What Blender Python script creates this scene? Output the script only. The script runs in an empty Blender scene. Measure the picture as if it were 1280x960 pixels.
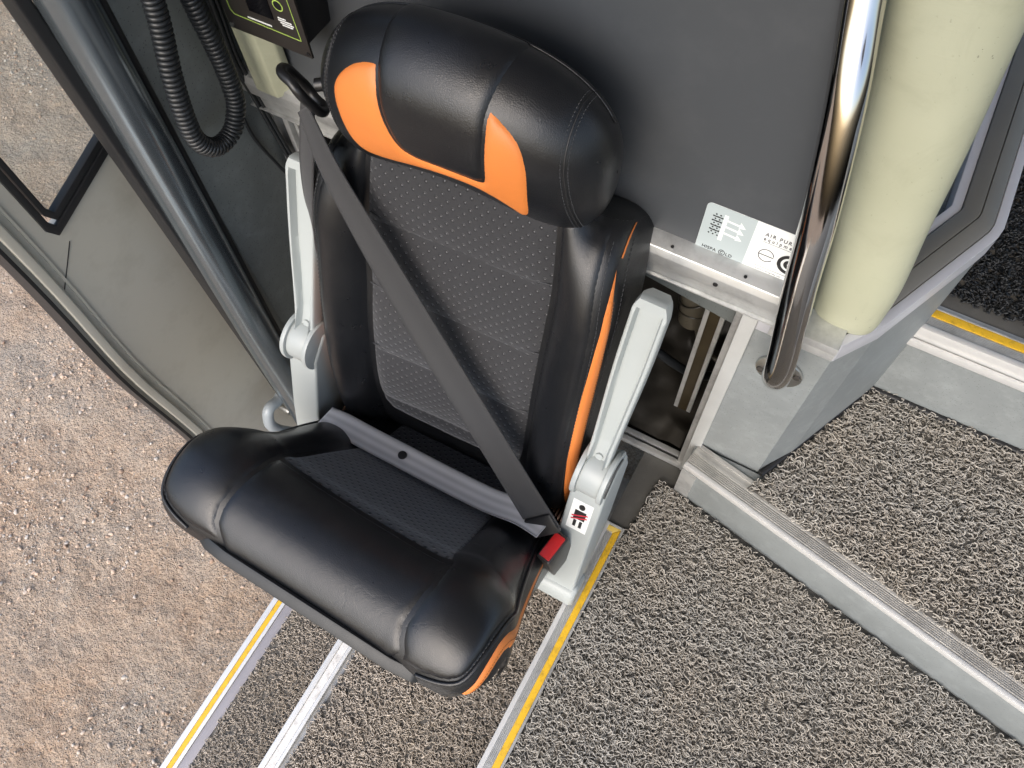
import bpy, bmesh, math, random
import numpy as np
from mathutils import Vector, Matrix
from mathutils.geometry import delaunay_2d_cdt
from mathutils import noise as mnoise
random.seed(7)
RNG = np.random.default_rng(11)
C = bpy.context.scene.collection
scene = bpy.context.scene

# ---------------------------------------------------------------- object helpers
def thing(name, label, cat, loc=(0, 0, 0), group=None):
    o = bpy.data.objects.new(name, None)
    C.objects.link(o)
    o.location = loc
    o.empty_display_size = .05
    o['label'] = label
    o['category'] = cat
    if group: o['group'] = group
    return o

def tag(o, label, cat, group=None, kind=None):
    o['label'] = label
    o['category'] = cat
    if group: o['group'] = group
    if kind: o['kind'] = kind
    return o

def root_loc(o):
    v = Vector((0, 0, 0))
    while o is not None:
        v += o.location
        o = o.parent
    return v

def mesh(name, verts, faces, mat, parent=None, smooth=True, uv=None, label=None, kind=None, mats=None, midx=None):
    """verts are world coordinates; a child keeps its thing's origin"""
    off = np.array(root_loc(parent)) if parent is not None else np.zeros(3)
    v = np.asarray(verts, float) - off
    me = bpy.data.meshes.new(name)
    if isinstance(faces, np.ndarray):
        n, k = faces.shape
        me.vertices.add(len(v)); me.vertices.foreach_set('co', v.astype(np.float32).ravel())
        me.loops.add(n * k); me.loops.foreach_set('vertex_index', faces.astype(np.int32).ravel())
        me.polygons.add(n)
        me.polygons.foreach_set('loop_start', np.arange(0, n * k, k, dtype=np.int32))
        me.update(calc_edges=True)
    else:
        me.from_pydata([tuple(p) for p in v], [], [tuple(f) for f in faces])
        me.update()
    if uv is not None:
        l = me.uv_layers.new(name='UVMap')
        li = np.zeros(len(me.loops), dtype=np.int32); me.loops.foreach_get('vertex_index', li)
        l.data.foreach_set('uv', np.asarray(uv, np.float32)[li].ravel())
    if smooth:
        me.polygons.foreach_set('use_smooth', np.ones(len(me.polygons), dtype=bool))
    for m in (mats or [mat]): me.materials.append(m)
    if midx is not None: me.polygons.foreach_set('material_index', np.asarray(midx, np.int32))
    me.validate(); me.update()
    o = bpy.data.objects.new(name, me)
    C.objects.link(o)
    if parent is not None: o.parent = parent
    if label: o['label'] = label
    if kind: o['kind'] = kind
    return o

class MB:
    """collects shapes for one mesh"""
    def __init__(s): s.v = []; s.f = []; s.m = []
    def add(s, v, f, m=0):
        k = len(s.v)
        s.v += [tuple(p) for p in v]; s.f += [tuple(i + k for i in q) for q in f]; s.m += [m] * len(f)
    def box(s, x0, x1, y0, y1, z0, z1, m=0):
        v = [(x, y, z) for z in (z0, z1) for y in (y0, y1) for x in (x0, x1)]
        s.add(v, [(0, 2, 3, 1), (4, 5, 7, 6), (0, 1, 5, 4), (2, 6, 7, 3), (0, 4, 6, 2), (1, 3, 7, 5)], m)
    def prism(s, poly, z0, z1, m=0):
        n = len(poly)
        v = [(x, y, z0) for x, y in poly] + [(x, y, z1) for x, y in poly]
        f = [tuple(range(n - 1, -1, -1)), tuple(range(n, 2 * n))] + [(i, (i + 1) % n, n + (i + 1) % n, n + i) for i in range(n)]
        s.add(v, f, m)
    def prismx(s, poly, x0, x1, m=0):
        n = len(poly)
        v = [(x0, y, z) for y, z in poly] + [(x1, y, z) for y, z in poly]
        f = [tuple(range(n)), tuple(range(2 * n - 1, n - 1, -1))] + [(n + i, n + (i + 1) % n, (i + 1) % n, i) for i in range(n)]
        s.add(v, f, m)
    def tube(s, pts, r, seg=12, cap=True, m=0):
        v, f = tube_geo(pts, r, seg, cap); s.add(v, f, m)
    def build(s, name, mat, parent=None, smooth=False, bevel=0, bseg=2, label=None, kind=None, mats=None, weld=False):
        bm = bmesh.new()
        vs = [bm.verts.new(p) for p in s.v]
        for q, mi in zip(s.f, s.m):
            try:
                fc = bm.faces.new([vs[i] for i in q]); fc.material_index = mi
            except ValueError: pass
        if weld: bmesh.ops.remove_doubles(bm, verts=bm.verts, dist=1e-5)
        bmesh.ops.recalc_face_normals(bm, faces=bm.faces)
        if bevel:
            es = [e for e in bm.edges if len(e.link_faces) == 2 and e.calc_face_angle(0) > .5]
            bmesh.ops.bevel(bm, geom=es, offset=bevel, segments=bseg, affect='EDGES', profile=.6, clamp_overlap=True)
        off = root_loc(parent) if parent is not None else Vector((0, 0, 0))
        for v_ in bm.verts: v_.co -= off
        me = bpy.data.meshes.new(name); bm.to_mesh(me); bm.free()
        for mm in (mats or [mat]): me.materials.append(mm)
        if smooth or bevel:
            me.polygons.foreach_set('use_smooth', np.ones(len(me.polygons), dtype=bool))
            try: me.set_sharp_from_angle(angle=math.radians(38))
            except Exception: pass
        o = bpy.data.objects.new(name, me); C.objects.link(o)
        if parent is not None: o.parent = parent
        if label: o['label'] = label
        if kind: o['kind'] = kind
        return o

def frames(pts):
    p = np.asarray(pts, float)
    t = np.gradient(p, axis=0); t /= np.linalg.norm(t, axis=1)[:, None] + 1e-12
    n = np.zeros_like(p)
    ref = np.array([0, 0, 1.0]) if abs(t[0][2]) < .9 else np.array([1.0, 0, 0])
    u = np.cross(t[0], ref); u /= np.linalg.norm(u); n[0] = u
    for i in range(1, len(p)):
        u = n[i - 1] - t[i] * (n[i - 1] @ t[i]); n[i] = u / (np.linalg.norm(u) + 1e-12)
    return p, t, n, np.cross(t, n)

def tube_geo(pts, r, seg=12, cap=True):
    p, t, n, b = frames(pts)
    r = np.broadcast_to(np.asarray(r, float), (len(p),))
    a = np.linspace(0, 2 * math.pi, seg, endpoint=False)
    v = (p[:, None, :] + r[:, None, None] * (np.cos(a)[None, :, None] * n[:, None, :] + np.sin(a)[None, :, None] * b[:, None, :])).reshape(-1, 3)
    f = []
    for i in range(len(p) - 1):
        for j in range(seg):
            k = (j + 1) % seg
            f.append((i * seg + j, i * seg + k, (i + 1) * seg + k, (i + 1) * seg + j))
    if cap:
        f.append(tuple(range(seg - 1, -1, -1))); f.append(tuple((len(p) - 1) * seg + j for j in range(seg)))
    return [tuple(q) for q in v], f

def grid_faces(n, m):
    i, j = np.meshgrid(np.arange(n - 1), np.arange(m - 1), indexing='ij')
    a = (i * m + j).ravel()
    return np.stack([a, a + m, a + m + 1, a + 1], 1)

def surf_grid(name, surf, A, B, mat, parent, flip=False, **kw):
    a, b = np.meshgrid(A, B, indexing='ij')
    P = surf(a, b).reshape(-1, 3)
    f = grid_faces(len(A), len(B))
    if flip: f = f[:, ::-1]
    return mesh(name, P, f, mat, parent, uv=np.stack([a.ravel(), b.ravel()], 1), **kw)

def resample(poly, step, closed=True):
    p = np.asarray(poly, float)
    if closed: p = np.vstack([p, p[:1]])
    out = []
    for q, r in zip(p[:-1], p[1:]):
        n = max(1, int(np.hypot(*(r - q)) / step))
        for k in range(n): out.append(q + (r - q) * k / n)
    if not closed: out.append(p[-1])
    return np.array(out)

def chaikin(poly, n=2, closed=True, keep=()):
    p = np.asarray(poly, float)
    for _ in range(n):
        q = []
        m = len(p)
        for i in range(m if closed else m - 1):
            a, b = p[i], p[(i + 1) % m]
            q += [a * .75 + b * .25, a * .25 + b * .75]
        if not closed: q = [p[0]] + q + [p[-1]]
        p = np.array(q)
    return p

def seg_dist(P, poly, closed=True):
    a = poly; b = np.roll(poly, -1, 0)
    if not closed: a, b = poly[:-1], poly[1:]
    d = np.full(len(P), 1e9)
    for q, r in zip(a, b):
        e = r - q; L = e @ e + 1e-15
        t = np.clip(((P - q) @ e) / L, 0, 1)
        d = np.minimum(d, np.linalg.norm(P - (q + t[:, None] * e), axis=1))
    return d

def inside(P, poly):
    x, y = P[:, 0], P[:, 1]; c = np.zeros(len(P), bool)
    for (x0, y0), (x1, y1) in zip(poly, np.roll(poly, -1, 0)):
        k = ((y0 > y) != (y1 > y))
        xi = (x1 - x0) * (y - y0) / ((y1 - y0) + 1e-15) + x0
        c ^= k & (x < xi)
    return c

def surf_normal(surf, a, b, h=4e-4):
    n = np.cross(surf(a + h, b) - surf(a - h, b), surf(a, b + h) - surf(a, b - h))
    return n / (np.linalg.norm(n, axis=-1)[..., None] + 1e-12)

def panel(name, surf, poly, mat, parent, step=.005, lift=.0045, edge=.006, base=-.0012, sign=1, label=None, extra=None):
    """an upholstery panel sewn onto a surface: puffed inside, sunk along its seam"""
    R = resample(poly, step)
    lo, hi = R.min(0), R.max(0)
    xs = np.arange(lo[0], hi[0], step); ys = np.arange(lo[1], hi[1], step * .866)
    g = np.array([(x + (step / 2 if j % 2 else 0), y) for j, y in enumerate(ys) for x in xs])
    g = g[inside(g, R)]
    # extra rings close to the seam keep its roll round
    gd = seg_dist(g, R); g = g[gd > step * .5]
    pts = [Vector(p) for p in R] + [Vector(p) for p in g]
    n = len(R)
    res = delaunay_2d_cdt(pts, [(i, (i + 1) % n) for i in range(n)], [], 1, 1e-7)
    V = np.array([tuple(v) for v in res[0]]); F = [tuple(f) for f in res[2]]
    d = seg_dist(V, R)
    off = base + (lift - base) * (1 - np.exp(-(d / edge)))
    if extra is not None: off = off + extra(V) * (1 - np.exp(-d / (2 * edge)))
    P = surf(V[:, 0], V[:, 1]) + sign * surf_normal(surf, V[:, 0], V[:, 1]) * off[:, None]
    if sign < 0: F = [f[::-1] for f in F]
    return mesh(name, P, F, mat, parent, uv=V, label=label)

def stitches(name, surf, path, mat, parent, pitch=.0052, length=.0036, rad=.00045, lift=.0035, sign=1):
    R = resample(path, .001, closed=False)
    s = np.concatenate([[0], np.cumsum(np.linalg.norm(np.diff(R, axis=0), axis=1))])
    mb = MB()
    for k in np.arange(0, s[-1] - length, pitch):
        q = np.linspace(k, k + length, 3)
        ab = np.stack([np.interp(q, s, R[:, 0]), np.interp(q, s, R[:, 1])], 1)
        P = surf(ab[:, 0], ab[:, 1]) + sign * surf_normal(surf, ab[:, 0], ab[:, 1]) * (lift + np.array([-.0006, .0003, -.0006]))[:, None]
        mb.tube(P, rad, 5)
    return mb.build(name, mat, parent, smooth=True)

def cord(name, surf, path, r, mat, parent, lift=.001, sign=1, label=None):
    R = resample(path, .004, closed=False)
    P = surf(R[:, 0], R[:, 1]) + sign * surf_normal(surf, R[:, 0], R[:, 1]) * lift
    v, f = tube_geo(P, r, 8)
    return mesh(name, v, f, mat, parent, label=label)

def ribbon(name, pts, nrm, width, mat, parent, thick=.0014, n=60, label=None, cup=0.0):
    """webbing: pts = centre line, nrm = facing direction, width per point"""
    k = len(pts)
    cp = catmull(np.hstack([np.asarray(pts, float), np.asarray(nrm, float), np.asarray(width, float)[:, None]]), 14)
    p, nn, w = cp[:, :3], cp[:, 3:6], cp[:, 6]
    t = np.gradient(p, axis=0); t /= np.linalg.norm(t, axis=1)[:, None]
    nn = nn - t * (nn * t).sum(1)[:, None]; nn /= np.linalg.norm(nn, axis=1)[:, None]
    b = np.cross(t, nn)
    s = np.concatenate([[0], np.cumsum(np.linalg.norm(np.diff(p, axis=0), axis=1))])
    us = np.linspace(-.5, .5, 9)
    V = []; UV = []
    for side in (1, -1):
        for i in range(len(p)):
            for u in us:
                e = .0004 if abs(u) > .45 else 0
                V.append(p[i] + b[i] * w[i] * u + nn[i] * (side * (thick / 2 + e) + cup * (1 - 4 * u * u)))
                UV.append((s[i], u))
    m = len(us); N = len(p)
    F = []
    for i in range(N - 1):
        for j in range(m - 1):
            a = i * m + j
            F.append((a, a + m, a + m + 1, a + 1)); a += N * m
            F.append((a, a + 1, a + m + 1, a + m))
        for j in (0, m - 1):
            a = i * m + j
            F.append((a, a + N * m, a + m + N * m, a + m))
    for i in (0, N - 1):
        for j in range(m - 1):
            a = i * m + j
            F.append((a, a + 1, a + 1 + N * m, a + N * m))
    return mesh(name, V, F, mat, parent, uv=UV, label=label)

def disc(name, c, ax, r, h, mat, parent, seg=28, bevel=.0008, label=None):
    c = np.array(c, float); ax = np.array(ax, float); ax /= np.linalg.norm(ax)
    mb = MB(); mb.tube([c - ax * h / 2, c, c + ax * h / 2], r, seg)
    return mb.build(name, mat, parent, bevel=bevel, label=label)

def text(name, body, mat, parent, origin, ex, ey, size, depth=.0002, bold=False, spacing=1.0, sx=1.0, align='LEFT', label=None):
    cu = bpy.data.curves.new(name, 'FONT')
    cu.body = body; cu.size = size; cu.extrude = depth; cu.space_character = spacing; cu.align_x = align
    if bold: cu.offset = size * .018
    tmp = bpy.data.objects.new('tmp_text', cu); C.objects.link(tmp)
    dg = bpy.context.evaluated_depsgraph_get()
    me = bpy.data.meshes.new_from_object(tmp.evaluated_get(dg))
    bpy.data.objects.remove(tmp)
    bpy.data.curves.remove(cu)
    ex = Vector(ex).normalized(); ey = Vector(ey).normalized(); ez = ex.cross(ey)
    off = root_loc(parent)
    for v in me.vertices:
        c = v.co.copy()
        v.co = Vector(origin) + ex * c.x * sx + ey * c.y + ez * (c.z + depth) - off
    me.materials.clear(); me.materials.append(mat); me.name = name
    o = bpy.data.objects.new(name, me); C.objects.link(o); o.parent = parent
    if label: o['label'] = label
    return o

# ---------------------------------------------------------------- material helpers
class NT:
    def __init__(s, name):
        s.m = bpy.data.materials.new(name); s.m.use_nodes = True
        s.t = s.m.node_tree; s.n = s.t.nodes; s.l = s.t.links
        s.b = s.n['Principled BSDF']
        s.tc = s.n.new('ShaderNodeTexCoord')
    def new(s, ty, **kw):
        n = s.n.new(ty)
        for k, v in kw.items():
            if k in n.inputs: n.inputs[k].default_value = v
            else: setattr(n, k, v)
        return n
    def link(s, a, b): s.l.new(a, b)
    def noise(s, scale, detail=3, rough=.55, vec=None, dist=0):
        n = s.new('ShaderNodeTexNoise', Scale=scale, Detail=detail, Roughness=rough, Distortion=dist)
        s.link(vec or s.tc.outputs['Object'], n.inputs['Vector']); return n
    def ramp(s, fac, stops):
        r = s.new('ShaderNodeValToRGB')
        e = r.color_ramp.elements
        while len(e) < len(stops): e.new(.5)
        for q, (p, c) in zip(e, stops):
            q.position = p; q.color = (c, c, c, 1) if isinstance(c, (int, float)) else (*c, 1)
        s.link(fac, r.inputs['Fac']); return r
    def math(s, op, a, b=None, c=None):
        n = s.new('ShaderNodeMath', operation=op)
        for i, q in enumerate((a, b, c)):
            if q is None: continue
            if isinstance(q, (int, float)): n.inputs[i].default_value = q
            else: s.link(q, n.inputs[i])
        return n.outputs[0]
    def mix(s, fac, a, b, mode='MIX'):
        n = s.new('ShaderNodeMix', data_type='RGBA', blend_type=mode)
        for i, q in ((0, fac), (6, a), (7, b)):
            if isinstance(q, (int, float)): n.inputs[i].default_value = q
            elif isinstance(q, tuple): n.inputs[i].default_value = (*q, 1)
            else: s.link(q, n.inputs[i])
        return n.outputs[2]
    def bump(s, h, strength=.2, dist=.001, nrm=None):
        n = s.new('ShaderNodeBump', Strength=strength, Distance=dist)
        s.link(h, n.inputs['Height'])
        if nrm is not None: s.link(nrm, n.inputs['Normal'])
        s.link(n.outputs[0], s.b.inputs['Normal']); return n.outputs[0]
    def set(s, **kw):
        for k, v in kw.items():
            s.b.inputs[k.replace('_', ' ')].default_value = (*v, 1) if isinstance(v, tuple) and len(v) == 3 else v
        return s

def simple(name, col, rough=.5, metal=0, var=.12, nscale=18, grain=0, gscale=600, rvar=.08, spec=.5, coat=0):
    t = NT(name)
    n = t.noise(nscale, 4)
    c = t.mix(n.outputs[0], tuple(x * (1 - var) for x in col), tuple(min(1, x * (1 + var)) for x in col))
    t.link(c, t.b.inputs['Base Color'])
    n2 = t.noise(nscale * 2.3, 5, .65)
    t.link(t.math('ADD', t.math('MULTIPLY', n2.outputs[0], 2 * rvar), rough - rvar), t.b.inputs['Roughness'])
    t.set(Metallic=metal, Specular_IOR_Level=spec, Coat_Weight=coat)
    if grain:
        g = t.noise(gscale, 2)
        t.bump(g.outputs[0], grain, .0006)
    return t.m

def leather(name, col, rough=.30, grain=.17):
    t = NT(name)
    uvn = t.noise(9, 4, .6)
    c = t.mix(uvn.outputs[0], tuple(x * .85 for x in col), tuple(x * 1.2 for x in col))
    t.link(c, t.b.inputs['Base Color'])
    r = t.noise(30, 5, .65)
    t.link(t.math('ADD', t.math('MULTIPLY', r.outputs[0], .16), rough - .08), t.b.inputs['Roughness'])
    v = t.new('ShaderNodeTexVoronoi', feature='DISTANCE_TO_EDGE', Scale=480.0)
    t.link(t.tc.outputs['Object'], v.inputs['Vector'])
    h = t.math('MINIMUM', t.math('MULTIPLY', v.outputs['Distance'], 4.0), .8)
    w = t.noise(38, 3, .5, dist=.6)
    h2 = t.math('ADD', t.math('MULTIPLY', h, .35), t.math('MULTIPLY', w.outputs[0], .9))
    wr = t.noise(7.5, 2, .45, dist=1.4)                 # thin sitting creases
    ab = t.math('ABSOLUTE', t.math('SUBTRACT', wr.outputs[0], .52))
    ms = t.ramp(t.noise(5, 2).outputs[0], [(.48, 0.0), (.62, 1.0)])
    cr = t.math('MULTIPLY', t.ramp(ab, [(.0, 1.0), (.008, 0.0)]).outputs[0], ms.outputs[0])
    h2 = t.math('SUBTRACT', h2, t.math('MULTIPLY', cr, .22))
    ds = t.ramp(t.noise(16, 6, .75, dist=.5).outputs[0], [(.52, 0.0), (.80, 1.0)])   # faint dust in patches
    t.link(t.mix(t.math('MULTIPLY', ds.outputs[0], .11 if col[0] < .1 else .05), c, (.08, .078, .075)), t.b.inputs['Base Color'])
    t.bump(h2, grain, .0022)
    t.set(Specular_IOR_Level=.5)
    return t.m

def dotted(name, base, dot, ring, pitch, bumpk=.5, sheen=.3, weave=.25):
    """perforated upholstery cloth: rows of small dimples laid out in the cloth's own metres (UV)"""
    t = NT(name)
    mp = t.new('ShaderNodeMapping'); mp.inputs['Scale'].default_value = (1 / pitch, 1 / pitch, 1); mp.inputs['Rotation'].default_value = (0, 0, math.radians(45))
    t.link(t.tc.outputs['UV'], mp.inputs['Vector'])
    fr = t.new('ShaderNodeVectorMath', operation='FRACTION'); t.link(mp.outputs[0], fr.inputs[0])
    sb = t.new('ShaderNodeVectorMath', operation='SUBTRACT'); sb.inputs[1].default_value = (.5, .5, 0); t.link(fr.outputs[0], sb.inputs[0])
    mk = t.new('ShaderNodeVectorMath', operation='MULTIPLY'); mk.inputs[1].default_value = (1, 1, 0); t.link(sb.outputs[0], mk.inputs[0])
    ln = t.new('ShaderNodeVectorMath', operation='LENGTH'); t.link(mk.outputs[0], ln.inputs[0])
    d = ln.outputs['Value']
    inner = t.ramp(d, [(.07, 1.0), (.10, 0.0)])
    rg = t.ramp(d, [(.17, 1.0), (.27, 0.0)])
    n = t.noise(14, 4, .6)
    wv = t.noise(900, 2)
    bc = t.mix(n.outputs[0], tuple(x * .8 for x in base), tuple(x * 1.25 for x in base))
    bc = t.mix(t.math('MULTIPLY', wv.outputs[0], .35), bc, (0.004, 0.004, 0.004))
    c1 = t.mix(rg.outputs[0], bc, ring)
    c2 = t.mix(inner.outputs[0], c1, dot)
    t.link(c2, t.b.inputs['Base Color'])
    hh = t.math('ADD', t.math('MULTIPLY', rg.outputs[0], -1.0), t.math('MULTIPLY', wv.outputs[0], weave))
    w2 = t.noise(24, 3)
    hh = t.math('ADD', hh, t.math('MULTIPLY', w2.outputs[0], 2.0))
    t.bump(hh, bumpk, .0012)
    t.set(Roughness=.8, Sheen_Weight=sheen, Sheen_Roughness=.5)
    return t.m

M = {}
M['leather'] = leather('black_leather', (.0075, .0082, .0098))
M['leather_side'] = leather('black_leather_side', (.0075, .008, .0092), .36)
M['orange'] = leather('orange_leather', (.62, .19, .04), .46, .12)
M['fabric_back'] = dotted('grey_dotted_cloth', (.0155, .0155, .018), (.12, .12, .125), (.004, .004, .005), .0118)
M['fabric_seat'] = dotted('dark_dotted_cloth', (.060, .060, .064), (.003, .003, .003), (.002, .002, .002), .0118, 1.0, .3)
M['thread'] = simple('dark_thread', (.035, .037, .04), .6)
M['thread_o'] = simple('brown_thread', (.16, .05, .012), .6)
M['pan'] = simple('seat_shell_plastic', (.015, .0165, .018), .5, grain=.2)
M['plastic'] = simple('pale_grey_plastic', (.35, .38, .375), .42, var=.05, grain=.05, gscale=900)
M['plastic_dark'] = simple('dark_grey_plastic', (.07, .075, .078), .45)
M['black'] = simple('black_plastic', (.010, .010, .011), .35)
M['red'] = simple('red_button_plastic', (.55, .018, .02), .4)
M['buckle'] = simple('buckle_shell_plastic', (.028, .026, .025), .38)
M['steel'] = simple('brushed_steel', (.62, .62, .60), .3, 1.0)
M['chrome'] = simple('polished_steel', (.52, .50, .48), .10, 1.0, var=.05, rvar=.04)
M['copper'] = simple('coppery_spring_wire', (.55, .36, .26), .35, 1.0)

def alu(name, col=(.62, .63, .62), rough=.38, axis='X', lines=900):
    t = NT(name)
    mp = t.new('ShaderNodeMapping')
    mp.inputs['Scale'].default_value = (1, lines, lines) if axis == 'X' else ((lines, 1, lines) if axis == 'Y' else (lines, lines, 1))
    t.link(t.tc.outputs['Object'], mp.inputs['Vector'])
    n = t.noise(1.0, 2, .5, vec=mp.outputs[0])
    dirt = t.noise(16, 5, .7)
    c = t.mix(t.ramp(dirt.outputs[0], [(.45, 0.0), (.75, .8)]).outputs[0], col, tuple(x * .5 for x in col))
    t.link(c, t.b.inputs['Base Color'])
    t.link(t.math('ADD', t.math('MULTIPLY', dirt.outputs[0], .25), rough - .12), t.b.inputs['Roughness'])
    t.bump(n.outputs[0], .05, .0005)
    t.set(Metallic=.6)
    return t.m
M['alu_x'] = alu('aluminium_across', axis='X')
M['alu_y'] = alu('aluminium_along', axis='Y')
M['alu_z'] = alu('aluminium_upright', axis='Z')
M['alu_dull'] = alu('dull_aluminium', (.40, .40, .39), .5, 'Y')
M['white_trim'] = simple('white_metal_edge', (.66, .66, .645), .42, .35, var=.12, nscale=40)

def worn(name, col, dirtcol, amt=.5, rough=.5, scale=60):
    t = NT(name)
    n = t.noise(scale, 6, .7)
    f = t.ramp(n.outputs[0], [(.5, 0.0), (.72, amt)])
    t.link(t.mix(f.outputs[0], col, dirtcol), t.b.inputs['Base Color'])
    t.set(Roughness=rough)
    t.bump(n.outputs[0], .2, .0008)
    return t.m
M['panel'] = worn('charcoal_panel', (.052, .057, .063), (.074, .078, .083), .6, .5, 7)
M['door'] = worn('green_grey_door_paint', (.49, .465, .395), (.40, .375, .31), .7, .38, 9)
M['yellow'] = worn('yellow_edge_strip', (.70, .42, .02), (.22, .15, .03), .7, .55, 70)
M['yellow_pale'] = worn('pale_yellow_edge_strip', (.66, .47, .10), (.30, .22, .08), .5, .55, 70)

def vinyl(name, col, speck, amt=.5, rough=.5, sc=250):
    t = NT(name)
    v = t.new('ShaderNodeTexVoronoi', feature='F1', Scale=float(sc)); t.link(t.tc.outputs['Object'], v.inputs['Vector'])
    hs = t.new('ShaderNodeSeparateColor'); t.link(v.outputs['Color'], hs.inputs[0])
    f = t.math('MULTIPLY', t.ramp(v.outputs['Distance'], [(.12, 1.0), (.26, 0.0)]).outputs[0], t.math('GREATER_THAN', hs.outputs[0], .62))
    n = t.noise(7, 5, .65)
    base = t.mix(n.outputs[0], tuple(x * .72 for x in col), tuple(x * 1.28 for x in col))
    n5 = t.noise(34, 6, .7); base = t.mix(t.ramp(n5.outputs[0], [(.5, 0.0), (.75, .5)]).outputs[0], base, tuple(min(1, x * 1.5) for x in col))
    t.link(t.mix(t.math('MULTIPLY', f, amt), base, speck), t.b.inputs['Base Color'])
    t.link(t.math('ADD', t.math('MULTIPLY', n.outputs[0], .2), rough - .1), t.b.inputs['Roughness'])
    g = t.noise(500, 2)
    t.bump(g.outputs[0], .08, .0005)
    return t.m
M['vinyl'] = vinyl('grey_vinyl', (.205, .222, .223), (.09, .095, .095), .7)
M['vinyl_dark'] = vinyl('dark_vinyl_side', (.14, .155, .153), (.02, .022, .022), .8)
M['vinyl_floor'] = vinyl('dark_floor_vinyl', (.095, .093, .086), (.05, .048, .045), .5, .6)
M['cream'] = None
t = NT('cream_padded_vinyl')
mp = t.new('ShaderNodeMapping'); mp.inputs['Scale'].default_value = (40, 40, 520); t.link(t.tc.outputs['Object'], mp.inputs['Vector'])
n = t.noise(1.0, 3, .6, vec=mp.outputs[0])
n2 = t.noise(6, 4)
n7 = t.noise(150, 3, .7); n8 = t.noise(9, 4, .6)
sp_ = t.math('MULTIPLY', t.ramp(n7.outputs[0], [(.66, 0.0), (.70, 1.0)]).outputs[0], t.ramp(n8.outputs[0], [(.45, 0.0), (.62, .8)]).outputs[0])
cc_ = t.mix(n2.outputs[0], (.35, .36, .25), (.45, .455, .335))
sm_ = t.ramp(t.noise(13, 5, .7, dist=.8).outputs[0], [(.5, 0.0), (.75, .35)])
cc_ = t.mix(sm_.outputs[0], cc_, (.27, .27, .19))
t.link(t.mix(sp_, cc_, (.12, .12, .09)), t.b.inputs['Base Color'])
t.bump(n.outputs[0], .22, .0012); t.set(Roughness=.5); M['cream'] = t.m
M['taupe'] = simple('taupe_moulding', (.125, .12, .105), .5, grain=.2, gscale=350)
M['lilac'] = simple('lilac_grey_metal', (.56, .565, .60), .38, .3, var=.06)
M['rubber'] = simple('black_rubber', (.014, .014, .015), .5, nscale=50)
M['pillar'] = simple('dark_blue_grey_metal', (.235, .275, .305), .22, .85, var=.1, nscale=5, rvar=.05)
M['grey_tube'] = simple('grey_painted_tube', (.26, .29, .31), .35)
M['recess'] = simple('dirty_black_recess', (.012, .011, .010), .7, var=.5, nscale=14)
M['duct'] = simple('taped_duct', (.085, .075, .055), .3, var=.45, nscale=30, grain=.8, gscale=60)
M['brass'] = simple('dull_brass_channel', (.08, .062, .035), .4, .6, var=.4)
M['film'] = simple('wrinkled_plastic_film', (.035, .032, .027), .38, var=.5, nscale=22, grain=1.0, gscale=40)
M['box'] = simple('black_brown_box', (.022, .019, .017), .42, grain=.1)
M['green_line'] = simple('lime_green_print', (.35, .50, .10), .5)
M['white_print'] = simple('white_print', (.78, .80, .78), .5, var=.03)
M['grey_print'] = simple('pale_grey_print', (.40, .455, .46), .4, var=.03)
M['black_print'] = simple('black_print', (.012, .012, .013), .5)
M['thin_print'] = simple('grey_ink', (.03, .03, .032), .5)
M['red_print'] = simple('red_print', (.55, .03, .05), .5)
M['cable'] = simple('black_cable', (.012, .014, .016), .4)
M['screw'] = simple('dark_screw', (.06, .055, .05), .5, .3)

def web(name, a, b, stripes, rough=.75):
    t = NT(name)
    sp = t.new('ShaderNodeSeparateXYZ'); t.link(t.tc.outputs['UV'], sp.inputs[0])
    st = t.math('MULTIPLY_ADD', t.math('SINE', t.math('MULTIPLY', sp.outputs[1], stripes)), .5, .5)
    n = t.noise(20, 4)
    c = t.mix(st, a, b)
    c = t.mix(t.math('MULTIPLY', n.outputs[0], .3), c, tuple(x * .5 for x in a))
    t.link(c, t.b.inputs['Base Color'])
    wv = t.math('SINE', t.math('MULTIPLY', sp.outputs[0], 3200.0))
    w2 = t.math('SINE', t.math('MULTIPLY', sp.outputs[1], 130.0))
    t.bump(t.math('ADD', t.math('MULTIPLY', wv, w2), t.math('MULTIPLY', st, .04)), .3, .0004)
    t.set(Roughness=rough, Sheen_Weight=.2)
    return t.m
M['belt'] = web('charcoal_webbing', (.021, .021, .022), (.027, .027, .028), 6.28)
M['belt_lap'] = web('grey_webbing', (.42, .417, .425), (.58, .577, .585), 18.85)

# ---------------------------------------------------------------- surfaces of the seat (metres, world axes: X across, Y to the rear, Z up)
XC = -0.39

def catmull(pts, n=24):
    p = np.array(pts, float)
    p = np.vstack([2 * p[0] - p[1], p, 2 * p[-1] - p[-2]])
    out = []
    for i in range(1, len(p) - 2):
        t = np.linspace(0, 1, n, endpoint=False)[:, None]
        a, b, c, d = p[i - 1], p[i], p[i + 1], p[i + 2]
        out.append(0.5 * ((2 * b) + (-a + c) * t + (2 * a - 5 * b + 4 * c - d) * t ** 2 + (-a + 3 * b - 3 * c + d) * t ** 3))
    out.append(p[-2][None, :])
    return np.vstack(out)

class Curve:
    def __init__(self, pts, n=24):
        self.p = catmull(pts, n)
        seg = np.linalg.norm(np.diff(self.p, axis=0), axis=1)
        self.s = np.concatenate([[0], np.cumsum(seg)])
        self.len = self.s[-1]
        t = np.gradient(self.p, axis=0)
        self.t = t / (np.linalg.norm(t, axis=1)[:, None] + 1e-12)
    def at(self, s):
        return np.stack([np.interp(s, self.s, self.p[:, k]) for k in range(self.p.shape[1])], -1)
    def tan(self, s):
        t = np.stack([np.interp(s, self.s, self.t[:, k]) for k in range(self.p.shape[1])], -1)
        return t / (np.linalg.norm(t, axis=-1)[..., None] + 1e-12)

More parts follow.
